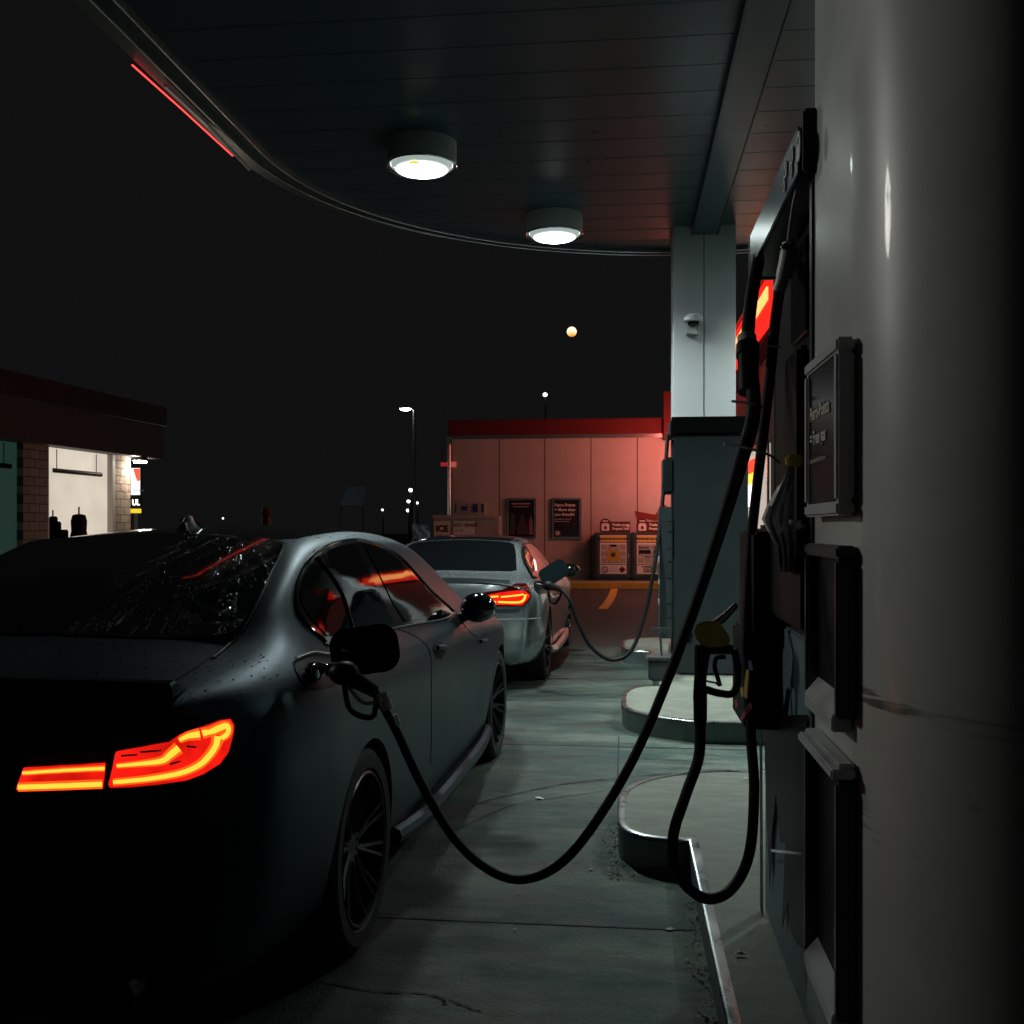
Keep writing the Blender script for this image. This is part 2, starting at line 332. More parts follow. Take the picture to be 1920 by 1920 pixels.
# ================================================================== GROUND
struct(MB().box(-150, 150, -40, 26-0.9, -.3, 0.0).build('ground', M['asphalt']))
struct(MB().box(-150, 150, 25.5, 260, -.3, -.004).build('ground', M['asphalt']))
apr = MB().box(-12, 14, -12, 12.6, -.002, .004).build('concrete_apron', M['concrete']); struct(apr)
jt = MB()
for y in (-2.2, .75, 3.75, 6.85, 9.9): jt.box(-12, 14, y-.005, y+.005, .0045, .0062)
jt.box(-.04, -.032, 5.6, 7.2, .0045, .0064); jt.box(-4.3, -4.29, -12, 12.6, .0045, .0064)
struct(jt.build('slab_joint', M['joint']))
# hairline cracks and tyre-drag marks wandering over the slab
def crack(pts, wd):
    mb = MB(); pp = [G(*p) for p in pts]; pp = crom(pp, 10)
    for i in range(len(pp)-1):
        a, b = pp[i], pp[i+1]; t = (b-a).normalized(); n = Vector((-t.y, t.x, 0))
        w0 = wd*random.uniform(.4, 1.3); j = n*random.uniform(-.006, .006)
        mb.add([a-n*w0, a+n*w0, b+n*w0+j, b-n*w0+j], [(0, 1, 2, 3)])
    for i, v in enumerate(mb.v): mb.v[i] = (v[0], v[1], .0075)
    return mb
c = crack([(835, 1540), (900, 1508), (970, 1490), (1060, 1472), (1150, 1462), (1260, 1452)], .006)
c2 = crack([(850, 1560), (960, 1512), (1040, 1498), (1130, 1486)], .004); c.add(c2.v, c2.f)
c3 = crack([(560, 1835), (700, 1862), (800, 1868), (900, 1900)], .004); c.add(c3.v, c3.f)
struct(c.build('slab_crack', M['joint']))
# painted bay line and yellow kerb in front of the far building
ln = MB(); lp = crom([PY(1152, 1104, 24.7), G(1147, 1118), G(1140, 1130), G(1130, 1142)], 6)
lp = [Vector((p.x, p.y, .004)) for p in lp]
for i in range(len(lp)-1):
    ln.add([lp[i]+Vector((-.085, 0, 0)), lp[i]+Vector((.085, 0, 0)), lp[i+1]+Vector((.085, 0, 0)), lp[i+1]+Vector((-.085, 0, 0))], [(0, 1, 2, 3)])
struct(ln.build('bay_line', M['yellow']))
KY = 24.75
struct(MB().box(-9, 14, KY+.16, 27, -.1, .145).build('pavement', M['slab']))
struct(MB().box(-9, 14, KY, KY+.155, -.1, .15).build('kerb', M['yellow'], bevel=.015))

# ================================================================== FUEL ISLANDS
IZ = .15
def island(name, out, label):
    t = thing(name, label, 'fuel island')
    n = len(out)
    MB().prism([(p[0]*1.0, p[1]) for p in out], 0, IZ).build('slab', M['slab'], t)
    ed = MB(); cx = sum(p[0] for p in out)/n; cy = sum(p[1] for p in out)/n
    a = sum(out[i][0]*out[(i+1) % n][1]-out[(i+1) % n][0]*out[i][1] for i in range(n)); sg = 1 if a > 0 else -1
    offs = []
    for i in range(n):
        p0, p1, p2 = Vector(out[i-1]), Vector(out[i]), Vector(out[(i+1) % n])
        d1 = (p1-p0).normalized(); d2 = (p2-p1).normalized(); n1 = Vector((d1.y, -d1.x))*sg; n2 = Vector((d2.y, -d2.x))*sg
        nn = (n1+n2).normalized(); k = 1/max(.5, nn.dot(n1)); offs.append(nn*k)
    prof = [(-.028, .1535), (.0, .1545), (.009, .149), (.012, .138), (.008, .120), (.004, 0.0)]
    vs = []; m = len(prof)
    for i in range(n):
        for o_, z in prof: q = Vector(out[i])+offs[i]*o_; vs.append((q.x, q.y, z))
    top = [(i*m+j, ((i+1) % n)*m+j, ((i+1) % n)*m+j+1, i*m+j+1) for i in range(n) for j in range(0, 3)]
    low = [(i*m+j, ((i+1) % n)*m+j, ((i+1) % n)*m+j+1, i*m+j+1) for i in range(n) for j in range(3, 5)]
    MB().add(vs, top).build('steel_nosing', M['steel'], t, smooth=True, sharp=50)
    MB().add(vs, low).build('steel_skirt', M['steeldark'], t, smooth=True, sharp=50)
    return t
CX = .77
def mirror_out(left): return left + [(2*CX-x, y) for x, y in left[::-1]]
def arc2(p0, p1, p2, n=8): return [((1-t)**2*p0[0]+2*t*(1-t)*p1[0]+t*t*p2[0], (1-t)**2*p0[1]+2*t*(1-t)*p1[1]+t*t*p2[1]) for t in [i/n for i in range(n+1)]]
left = [(.28, -2.0), (.28, 4.36)] + arc2((.20, 4.355), (-.015, 4.38), (-.02, 4.62), 8) + arc2((-.02, 5.0), (-.0, 5.45), (.5, 5.62), 8)
island('fuel_island', mirror_out(left), 'steel edged concrete island under the near dispenser and pillar')
left = arc2((.5, 7.02), (-.0, 7.25), (-.01, 7.65), 8) + arc2((-.01, 8.0), (.0, 8.5), (.2, 8.58), 6) + [(.27, 8.6), (.27, 11.0)] + \
       arc2((.2, 11.0), (-.02, 11.0), (-.02, 11.3), 6) + arc2((-.02, 11.9), (0, 12.3), (.5, 12.4), 6)
island('fuel_island', mirror_out(left), 'steel edged concrete island beyond the gap, under the white camera column')

# ================================================================== CANOPY
ZC = 4.35
cano = thing('canopy', 'rounded station canopy with a boarded slate soffit and red strip along its edge', 'canopy')
def outline(hw, yend, y0=-6.0, n=40, dip=3.4):
    L_ = [(CX-hw, y0)] + [(CX - hw*math.cos(t), yend-dip + dip*math.sin(t)) for t in [PI/2*i/n for i in range(n+1)]]
    return L_ + [(2*CX-x, y) for x, y in L_[::-1][1:]]
OUT = outline(3.80, 11.02)
INN = outline(3.50, 10.72, dip=3.2)
MB().prism(OUT, ZC+.10, ZC+.95).build('roof_deck', M['fascia'], cano)
# lapped soffit boards running across the canopy
bd = MB(); bw = .39; y = -6.0
def halfw(yv):
    if yv <= 10.72-3.2: return 3.5
    q = (yv-(10.72-3.2))/3.2
    return 3.5*math.sqrt(max(0, 1-q*q)) if q < 1 else 0
while y < 10.7:
    y1 = min(y+bw, 10.70); ns = 4
    for s_ in range(ns):
        a = y+(y1-y)*s_/ns; b = y+(y1-y)*(s_+1)/ns; ha, hb = halfw(a), halfw(b)
        za = ZC+.0018*(s_/ns); zb = ZC+.0018*((s_+1)/ns)
        bd.add([(CX-ha, a, za), (CX+ha, a, za), (CX+hb, b, zb), (CX-hb, b, zb)], [(0, 1, 2, 3)])
    h = halfw(y1); bd.add([(CX-h, y1, ZC+.0018), (CX+h, y1, ZC+.0018), (CX+h, y1+.001, ZC), (CX-h, y1+.001, ZC)], [(0, 1, 2, 3)])
    y = y1
bd.build('soffit_boards', M['soffit'], cano)
# edge gutter: strips between inner and outer outlines
def ringstrip(o1, z1, o2, z2):
    mb = MB(); n = min(len(o1), len(o2))
    for i in range(n-1):
        mb.add([(*o1[i], z1), (*o1[i+1], z1), (*o2[i+1], z2), (*o2[i], z2)], [(0, 1, 2, 3)])
    return mb
def O(hw, ye, dip): return outline(hw, ye, dip=dip)
g = ringstrip(O(3.5, 10.72, 3.2), ZC+.02, O(3.5, 10.72, 3.2), ZC-.03)
for a, za, b, zb in ((3.5, -.03, 3.53, -.03), (3.53, -.03, 3.53, .03), (3.53, .03, 3.64, .03), (3.64, .03, 3.64, -.02), (3.64, -.02, 3.66, -.02), (3.66, -.02, 3.80, .02), (3.80, .02, 3.80, .9)):
    q = ringstrip(O(a, a+7.22, a-.3 if a < 3.8 else 3.4), ZC+za, O(b, b+7.22, b-.3 if b < 3.8 else 3.4), ZC+zb); g.add(q.v, q.f)
g.build('edge_gutter', M['fascia'], cano)
for hw, zz in ((3.515, -.034), (3.65, -.026)):
    MB().tube([(x, yv, ZC+zz) for x, yv in O(hw, hw+7.22, hw-.3)[0:80]], .006, 6).build('edge_trim', M['trim'], cano)
MB().tube([PX(248, 122, CX-3.83), PX(340, 204, CX-3.83), PX(436, 292, CX-3.83)], .0055, 8).build('neon_strip', M['led_red'], cano)
MB().tube([PX(310, 160, CX-3.72), PX(390, 235, CX-3.72), PX(468, 318, CX-3.68)], .012, 6).build('edge_trim', M['trim'], cano)
MB().box(CX-.11, CX+.11, -6, 9.93, ZC-.085, ZC+.02).box(CX-.125, CX-.112, -6, 9.93, ZC-.095, ZC-.07).box(CX+.112, CX+.125, -6, 9.93, ZC-.095, ZC-.07).build('service_trough', M['soffit'], cano, bevel=.004)

# canopy lamps ------------------------------------------------------
def make_lamp(label):
    t = thing('canopy_lamp', label, 'ceiling lamp', group='round lamps under the canopy')
    MB().lathe([(.0001, 0), (.262, 0), (.262, -.155), (.250, -.168), (.236, -.168), (.232, -.150), (.15, -.12), (.0001, -.12)], 48).build('housing', M['whitepr'], t, smooth=True)
    MB().lathe([(.232, -.160), (.222, -.182), (.19, -.205), (.13, -.222), (.07, -.230), (.0001, -.232)], 48).build('lens', LENS, t, smooth=True)
    MB().lathe([(.262, -.168), (.268, -.176), (.262, -.184), (.250, -.178)], 48, close=True).build('rim', M['chrome'], t, smooth=True)
    return t
def lens_mat(k=1.0):
    m = bpy.data.materials.new('lamp_lens'); m.use_nodes = True; nt = m.node_tree; N = nt.nodes; L = nt.links
    b = N['Principled BSDF']; b.inputs['Base Color'].default_value = (.6, .6, .6, 1); b.inputs['Roughness'].default_value = .1
    tc = N.new('ShaderNodeTexCoord'); ln_ = N.new('ShaderNodeVectorMath'); ln_.operation = 'LENGTH'
    sx = N.new('ShaderNodeVectorMath'); sx.operation = 'MULTIPLY'; sx.inputs[1].default_value = (1, 1, 0); L.new(tc.outputs['Object'], sx.inputs[0]); L.new(sx.outputs[0], ln_.inputs[0])
    r = N.new('ShaderNodeMapRange'); r.interpolation_type = 'SMOOTHSTEP'; r.inputs[1].default_value = .12; r.inputs[2].default_value = .205
    r.inputs[3].default_value = LAMP_L*k; r.inputs[4].default_value = .38; L.new(ln_.outputs['Value'], r.inputs[0])
    b.inputs['Emission Color'].default_value = (*LAMP_C, 1); L.new(r.outputs[0], b.inputs['Emission Strength']); return m
LENS = lens_mat(); LENSDIM = lens_mat(2.3)
lamp0 = make_lamp('larger looking of the two lit canopy lamps, with a yellow spot in its lens')
def lamp_spot(t):
    ld = bpy.data.lights.new('beam', 'SPOT'); ld.energy = SPOT_W; ld.color = LAMP_C; ld.spot_size = math.radians(138); ld.spot_blend = .75; ld.shadow_soft_size = .12
    o = bpy.data.objects.new('beam', ld); link(o, t); o.location = (0, 0, -.25); return o
def copy_tree(o, parent=None):
    c = o.copy(); COL.objects.link(c); c.parent = parent
    for ch in list(o.children): copy_tree(ch, c)
    return c
lamp0.location = (-1.51, 7.57, ZC)
MB().lathe([(.0001, -.236), (.028, -.234), (.045, -.228)], 20, mat4=Matrix.Translation((-.02, -.16, .022))).build('yellow_spot', emi('yellow_spot', (.8, .7, .05), 1.0), lamp0)
for x, y, lb in ( (-.64, 9.47, 'round canopy lamp by the far canopy edge, closest to the white column'),
                 (2.18, 9.47, 'round canopy lamp hidden behind the big pillar on the far lane side'),
                 (3.05, 7.57, 'round canopy lamp over the far lane right of the pillar')):
    l = thing('canopy_lamp', lb, 'ceiling lamp', (x, y, ZC), 0, 'round lamps under the canopy')
    for ch in lamp0.children:
        if ch.name.startswith('yellow'): continue
        c_ = ch.copy(); COL.objects.link(c_); c_.parent = l
        if y < 3.5 and ch.name.startswith('lens'): c_.data = ch.data.copy(); c_.data.materials[0] = LENSDIM
    if y > 5: lamp_spot(l)
lamp_spot(lamp0)

# tall lot lamp standing left of the forecourt: it throws low side light over the dark sedan's roof onto the pillar
lt = thing('street_lamp', 'lot lamp on a grey pole to the left of the dark sedan, outside the picture', 'street lamp', (-9.2, 6.2, 0))
MB().tube([(-.5, 0, 0), (-.5, 0, 5.3), (-.3, 0, 5.35), (0, 0, 5.3)], [.08, .055, .04, .04], 10).build('pole', M['fascia'], lt, smooth=True)
MB().box(-.2, .22, -.15, .15, 5.22, 5.32).build('head', M['grey'], lt, bevel=.02)
MB().box(-.15, .17, -.12, .12, 5.19, 5.218).build('lens', emi('lot_lens', (1, .98, .92), 8), lt)
ld = bpy.data.lights.new('beam', 'SPOT'); ld.energy = LOT_W; ld.color = (1.0, 1.0, .93); ld.spot_size = math.radians(32); ld.spot_blend = 1.0; ld.shadow_soft_size = .5
o = bpy.data.objects.new('beam', ld); link(o, lt); o.location = (0, 0, 5.1)
o.rotation_euler = (Vector((9.65, -3.9, -2.3))).to_track_quat('-Z', 'Y').to_euler()
# ================================================================== PILLARS
p1 = thing('canopy_pillar', 'big round ended cream steel pillar at the right edge with black scuffs', 'pillar', (CX+.03, 2.12, 0))
def stadium(hw, y0, y1, n=24):
    return [(-hw*math.cos(PI*i/n), y0-hw*math.sin(PI*i/n)) for i in range(n+1)] + [(hw, y1), (-hw, y1)]
MB().prism(stadium(.35, 0, .37), IZ, ZC+.02).build('cladding', M['pillar'], p1, smooth=True, sharp=30)
MB().prism(stadium(.365, 0, .37), IZ, IZ+.12).build('base_plinth', M['charcoal'], p1, smooth=True, sharp=30)
p2 = thing('canopy_pillar', 'square white panelled column with a dome camera on its front', 'pillar', (0, 0, 0))
PY2 = 9.93
MB().box(.475, .758, PY2, PY2+.6, IZ, ZC+.02).box(.762, 1.06, PY2, PY2+.6, IZ, ZC+.02).box(.5, 1.03, PY2+.01, PY2+.59, IZ, ZC).build('cladding', M['white'], p2, bevel=.006)
MB().box(.45, 1.08, PY2-.03, PY2+.63, IZ-.001, IZ+.15).build('base_plinth', M['charcoal'], p2, bevel=.004)
# dome camera
dc = PY(1300, 600, PY2-.11)
cm = thing('dome_camera', 'small white dome security camera on the white column', 'security camera', (dc.x, PY2, dc.z))
MB().lathe([(.0001, .055), (.05, .055), (.083, .035), (.092, 0.0), (.098, -.012), (.085, -.02), (.0001, -.02)], 28, mat4=Matrix.Translation((0, -.11, 0))).build('housing', M['whitepr'], cm, smooth=True)
MB().lathe([(.060, -.018), (.055, -.045), (.035, -.066), (.0001, -.074)], 28, mat4=Matrix.Translation((0, -.11, 0))).build('dome', M['blackgloss'], cm, smooth=True)
MB().box(-.03, .03, -.06, 0, -.04, .03).box(-.065, -.045, -.05, -.03, -.12, -.02).box(.035, .055, -.05, -.03, -.12, -.02).box(-.065, .055, -.035, 0, -.125, -.105).build('bracket', M['whitepr'], cm, bevel=.003)

# ================================================================== NEAR PILLAR FITTINGS
# framed notice
FX = .413
fa = (2.06, 2.42, 1.485, 1.835)
pf = thing('notice_frame', 'black loyalty notice in a grey frame on the big pillar', 'poster frame', (FX, 2.13, 1.65))
y0, y1 = fa[0]-2.13, fa[1]-2.13; z0, z1 = fa[2]-1.65, fa[3]-1.65; fw = .028
MB().box(0, .036, y0, y1, z1-fw, z1).box(0, .036, y0, y1, z0, z0+fw).box(0, .036, y0, y0+fw, z0+fw+.0005, z1-fw-.0005).box(0, .036, y1-fw, y1, z0+fw+.0005, z1-fw-.0005).build('frame', M['grey'], pf, bevel=.005)
MB().box(.008, .034, y0+fw-.002, y1-fw+.002, z0+fw-.002, z1-fw+.002).build('backing', M['poster'], pf)
merge_text([('Petro-Points', .043, face_left(.0065, .25, .05), 'LEFT', .0008), ('= Free gas', .043, face_left(.0065, .25, -.005), 'LEFT', .0008),
            ('ask us how inside the store', .016, face_left(.0065, .25, -.045), 'LEFT', 0)], M['cream'], 'lettering', pf)
# squeegee bay and waste bin set into the pillar side
def bay(name, label, cat, z0, z1, y0=2.06, y1=2.42, slope=.05):
    t = thing(name, label, cat, (FX, 2.13, z0)); a, b = y0-2.13, y1-2.13; h = z1-z0; f = .026
    MB().box(0, .038, a, b, h-f, h).box(0, .038, a, a+f, 0, h-f-.0005).box(0, .038, b-f, b, 0, h-f-.0005).build('frame', M['charcoal'], t, bevel=.005)
    MB().box(.026, .037, a+f, b-f, .03, h-f).build('recess', M['black'], t)
    MB().add([(-.004, a+f, .0), (-.004, b-f, .0), (.036, b-f, slope), (.036, a+f, slope), (-.004, a+f, -.03), (-.004, b-f, -.03), (.036, b-f, -.03), (.036, a+f, -.03)],
             [(0, 1, 2, 3), (4, 7, 6, 5), (0, 4, 5, 1), (1, 5, 6, 2), (2, 6, 7, 3), (3, 7, 4, 0)]).build('shelf', M['grey'], t, bevel=.003)
    return t
bay('towel_dispenser', 'dark framed towel bay on the pillar under the loyalty notice', 'towel dispenser', 1.085, 1.425)
t = bay('waste_bin', 'dark waste bin built on the pillar below the towel bay', 'waste bin', .49, .985, y0=2.06, y1=2.43)
MB().box(-.012, .036, -.075, .305, .478, .498).box(.002, .036, -.07, .3, .498, .508).build('lid', M['grey'], t, bevel=.004)
MB().box(0.008, .037, -.07, .30, -.34, -.035).build('lower_panel', M['charcoal'], t, bevel=.004)

# ================================================================== DISPENSERS
def dispenser(name, label, y0, y1, graphic):
    t = thing(name, label, 'fuel pump', (CX, (y0+y1)/2, IZ)); h = (y1-y0)/2
    # cabinet
    MB().box(-.30, .30, -h+.02, h-.02, .03, 1.02).box(-.28, .28, -h+.05, h-.05, 0, .03).build('cabinet', M['bluepanel'], t, bevel=.006)
    MB().box(-.27, .27, -h+.03, h-.03, 1.02, 2.15).build('upper_body', M['black'], t, bevel=.01)
    MB().box(-.35, .35, -h, h, 2.155, 2.27).build('header', M['black'], t, bevel=.004)
    for s in (-1, 1):
        MB().box(min(s*.352, s*.358), max(s*.352, s*.358), -h+.005, h-.09, 2.158, 2.268).build('header_fascia', M['headpanel'], t)
        MB().box(min(s*.27, s*.34), max(s*.27, s*.34), -h+.06, h-.1, 1.05, 1.32).box(min(s*.27, s*.31), max(s*.27, s*.31), -h+.3, h-.50, 1.32, 1.8).build('nozzle_boot', M['black'], t, bevel=.012)
        MB().box(min(s*.27, s*.285), max(s*.27, s*.285), -h+.32, h-.45, 1.84, 2.1).build('display', M['blackgloss'], t, bevel=.004)
    for s in (-1, 1):
        pw = .272 if (graphic and s > 0) else .325
        MB().box(-pw, pw, min(s*(h-.04), s*h), max(s*(h-.04), s*h), .012, 2.145).build('end_panel', M['panel'], t, bevel=.006)
        MB().box(-.35, .35, min(s*(h+.001), s*(h+.03)), max(s*(h+.001), s*(h+.03)), 2.15, 2.30).build('header_end', M['black'], t, bevel=.006)
    return t
M['headpanel'] = mat('header_satin_panel', (.035, .07, .09), .24, .1, var=.05, vscale=5)
d1 = dispenser('fuel_dispenser', 'near fuel dispenser in black and blue grey beside the big pillar', 2.50, 3.52, True)
d2 = dispenser('fuel_dispenser', 'far fuel dispenser with a plain slate end panel in front of the white column', 9.25, 9.92-.03, False)
# marks on the header (pale ovals with dark shapes)
hx = CX-.3605
for px, py, w_, hh, mk in ((1498, 274, .050, .040, 0), (1486, 290, .045, .022, 1), (1484, 318, .045, .022, 1), (1474, 317, .05, .022, 2), (1471, 345, .05, .022, 2)):
    q = PX(px, py, hx)
    lq = q-Vector((CX, 3.01, IZ)); mb = MB()
    m4 = Matrix.Translation(lq) @ Matrix.Rotation(-PI/2, 4, 'Z') @ RX90
    rx, rz = (.022, .036) if mk == 0 else (.017, .021)
    mb.prism([(rx*math.cos(a), rz*math.sin(a)) for a in [2*PI*i/24 for i in range(24)]], 0, .002, 0, m4)
    if mk == 0: mb.prism([(-.008, .004), (.008, .004), (.006, .02), (-.006, .02)], .0022, .003, 1, m4)
    else: mb.prism([(-.014, -.012), (-.008, -.014), (.012, .010), (.008, .012)], .0022, .003, 1, m4)
    mb.build('emblem', [M['whitepr'], M['black']], d1)
# jagged dark graphic on the lower cabinet panel
def cabpoly(pts, mat_, name, lift):
    qs = [PX(px, py, CX-.30-lift) for px, py in pts]
    m4 = Matrix.Translation((-.30-lift, 0, 0)) @ Matrix.Rotation(-PI/2, 4, 'Z') @ RX90
    MB().prism([(-(q.y-3.01), q.z-IZ) for q in qs], -.002, .0, 0, m4).build(name, mat_, d1)
cabpoly([(1500, 1340), (1432, 1345), (1436, 1500), (1443, 1670), (1447, 1560), (1455, 1490), (1462, 1580), (1472, 1580), (1466, 1740), (1478, 1690), (1482, 1745), (1494, 1770), (1508, 1780), (1512, 1340)], M['black'], 'graphic', .009)
cabpoly([(1446, 1592), (1503, 1598), (1503, 1603), (1446, 1597)], M['chrome'], 'trim_strip', .014)
cabpoly([(1424, 1340), (1428, 1345), (1430, 1740), (1425, 1700)], M['black'], 'corner_seal', .006)
# coloured notices beside the near nozzle
def face_patch(pts, X, parent, off, mt, name, th=.004):
    qs = [PX(px, py, X) for px, py in pts]; m4 = Matrix.Translation((X-off.x, 0, 0)) @ Matrix.Rotation(-PI/2, 4, 'Z') @ RX90
    return MB().prism([(-(q.y-off.y), q.z-off.z) for q in qs], -th, 0, 0, m4).build(name, mt, parent)
DO = Vector((CX, 3.01, IZ))
SXp = .375
MB().box(-.41, -.27, .14, .47, .70, 1.0).box(-.385, -.27, .10, .49, .98, 1.3).build('notice_box', M['black'], d1, bevel=.01)
SXp = CX-.412
for pts, mt in (([(1403, 1238), (1409, 1240), (1412, 1258), (1404, 1255)], M['bluepr']), ([(1399, 1255), (1404, 1258), (1400, 1310), (1393, 1305)], M['gold']),
                ([(1388, 1290), (1392, 1288), (1396, 1302), (1390, 1308)], M['orange']), ([(1377, 1313), (1382, 1312), (1384, 1325), (1379, 1328)], M['redpr']),
                ([(1388, 1345), (1406, 1318), (1408, 1326), (1391, 1351)], M['redpr']), ([(1395, 1338), (1404, 1322), (1407, 1324), (1399, 1340)], M['orange'])):
    face_patch(pts, SXp, d1, DO, mt, 'notice')
# plastic glove bag hanging on the dispenser
gb = P(1462, 960, 2.55); tb = thing('glove_bag', 'crumpled clear plastic glove bag hanging on the near dispenser', 'plastic bag', gb)
mb = MB(); rows = 16; cols = 12
A_ = [(1478, 872), (1492, 878), (1488, 960), (1488, 1070), (1455, 1065), (1440, 1030), (1428, 1010), (1440, 985), (1462, 900)]
vs = []
for i in range(rows+1):
    t_ = i/rows; lx = [1478, 1464, 1450, 1436, 1432, 1442, 1456, 1462][min(7, int(t_*7.99))]; py_ = 872+t_*200
    l0 = [1478, 1466, 1452, 1438, 1428, 1440, 1455, 1460, 1462]; ii = t_*8; a = int(min(7, ii)); lx = l0[a]+(l0[a+1]-l0[a])*(ii-a)
    for j in range(cols+1):
        s_ = j/cols; px_ = lx+(1490-lx)*s_
        dd = 2.52+.035*math.sin(j*1.7+i*.35)*(.3+t_)+.012*random.random()+.06*s_
        vs.append(P(px_, py_+5*random.random()*t_, dd)-gb)
mb.add(vs, [(i*(cols+1)+j, i*(cols+1)+j+1, (i+1)*(cols+1)+j+1, (i+1)*(cols+1)+j) for i in range(rows) for j in range(cols)])
bagm = mat('clear_wrinkled_plastic', (.88, .90, .90), .25, var=.15, vscale=25, bump=.3, bscale=40)
mb.build('bag', bagm, tb, smooth=True)
mb = MB(); q = P(1482, 868, 2.56)-gb; mb.box(q.x-.012, q.x+.03, q.y-.02, q.y+.015, q.z-.01, q.z+.02).build('holder', M['olive'], tb, bevel=.006)

# far dispenser: hose side clutter
def cl(px, py, X=None, d=None): return PX(px, py, X) if X is not None else P(px, py, d)
D2O = Vector(d2.location)
mb = MB()
for z in (1.0, 1.12, 1.27, 1.36, .85, .62, .5): mb.box(-.375, -.352, -.30, .22, z, z+.012)
mb.build('trim_strip', M['steel'], d2)
MB().box(-.45, -.33, -.30, .2, .32, 1.5).build('notice_box', M['cage'], d2, bevel=.01)
mb = MB()
for z, s_ in ((1.16, .05), (.62, .04), (1.0, .05), (.8, .04)): MB().box(-.455, -.4515, -.22, -.05, z, z+s_).build('notice', M['whitepr'], d2)
MB().box(-.42, -.32, -.25, .18, 1.62, 1.95).build('nozzle_boot', M['panel'], d2, bevel=.02)
# squeegee bucket at the foot of the far dispenser
sb = thing('washer_bucket', 'grey windscreen washer trough on the island by the far dispenser', 'bucket', (.33, 8.98, IZ))
MB().box(-.12, .09, -.12, .16, 0, .17).box(-.14, .11, -.14, .18, .17, .20).build('trough', M['cage'], sb, bevel=.012)
MB().tube([(0, 0, .15), (-.02, .04, .42)], .010, 8).box(-.09, .07, .03, .06, .40, .44).build('squeegee', M['cage'], sb)

# ================================================================== HOSES AND NOZZLES
def hose_path(pts, per=8): return crom([P(*p) for p in pts], per)
def hose(name, label, pts, r, parent=None, rr=None):
    path = hose_path(pts); n = len(path)
    radii = [r]*n if rr is None else [rr(i/(n-1)) for i in range(n)]
    o = MB().tube(path, radii, 14).build(name, M['rubber'], parent, smooth=True, sharp=60); 
    if label: tag(o, label, 'fuel hose')
    return o
h1 = [(700, 1292, 2.97), (742, 1368, 2.95), (790, 1470, 2.92), (850, 1570, 2.9), (915, 1630, 2.88), (980, 1649, 2.85), (1050, 1620, 2.8), (1120, 1537, 2.75), (1200, 1397, 2.7),
      (1280, 1200, 2.68), (1345, 1010, 2.7), (1388, 870, 2.76), (1412, 780, 2.85), (1409, 700, 2.95), (1402, 640, 3.05), (1409, 560, 3.15), (1422, 490, 3.25), (1436, 440, 3.3)]
hose('fuel_hose', 'long black hose looping from the near dispenser to the dark sedan', h1, .0135, rr=lambda t: .0130 if t < .50 else min(.020, .0130+(t-.5)*.045))
h2 = [(1313, 1352, 2.93), (1310, 1420, 2.92), (1286, 1490, 2.9), (1262, 1570, 2.88), (1272, 1640, 2.86), (1320, 1684, 2.86), (1370, 1668, 2.9), (1405, 1600, 2.95), (1414, 1480, 3.0), (1408, 1380, 3.05),
      (1400, 1200, 3.12), (1410, 1000, 3.14), (1440, 740, 3.02), (1454, 600, 2.95), (1466, 520, 2.85), (1474, 480, 2.8)]
hose('fuel_hose', 'short black hose hanging in a loop from the yellow guarded nozzle', h2, .0155)
h3 = [(1052, 1104, 9.05), (1068, 1125, 9.0), (1083, 1165, 9.0), (1108, 1212, 9.0), (1145, 1237, 9.0), (1182, 1222, 9.0), (1207, 1160, 9.05), (1224, 1080, 9.1), (1237, 990, 9.2), (1246, 900, 9.3), (1252, 815, 9.4)]
hose('fuel_hose', 'thin black hose curving from the far dispenser to the silver coupe', h3, .0175)
# hose connectors and swivel blocks of the near dispenser, hanging beside its face
mb = MB()
for (a, b, r) in (((1402, 655, 2.98), (1404, 735, 2.92), .030), ((1402, 648, 2.99), (1402, 668, 2.97), .034)):
    mb.tube([P(*a), P(*b)], r, 16)
sw = thing('hose_swivel', 'black breakaway coupling on the long hose beside the near dispenser', 'hose coupling', P(1403, 700, 2.95))
mb.v = [tuple(Vector(v)-sw.location) for v in mb.v]; mb.build('sleeve', M['black'], sw, smooth=True)
mb = MB().tube([P(1400, 632, 3.0), P(1403, 662, 2.97)], .028, 16); mb.v = [tuple(Vector(v)-sw.location) for v in mb.v]; mb.build('collar', M['grey'], sw, smooth=True)
s2 = thing('hose_swivel', 'grey elbow coupling high on the near dispenser under its header', 'hose coupling', P(1475, 490, 2.75))
mb = MB().tube([P(1480, 455, 2.72), P(1478, 480, 2.72), P(1470, 520, 2.74)], [.018, .022, .022], 14).tube([P(1470, 515, 2.74), P(1460, 545, 2.76)], .017, 14)
mb.v = [tuple(Vector(v)-s2.location) for v in mb.v]; mb.build('elbow', M['grey'], s2, smooth=True)
mb = MB().tube([P(1479, 455, 2.70), P(1481, 460, 2.70)], .024, 14); mb.v = [tuple(Vector(v)-s2.location) for v in mb.v]; mb.build('nut', M['chrome'], s2, smooth=True)
# hose retractor cords
mb = MB().tube(crom([P(1504, 320, 2.5), P(1488, 380, 2.6), P(1478, 450, 2.7)], 5), .004, 6)
mb.build('retractor_cord', M['grey']); tag(bpy.data.objects['retractor_cord'], 'thin retractor cord running down under the near header', 'cord')
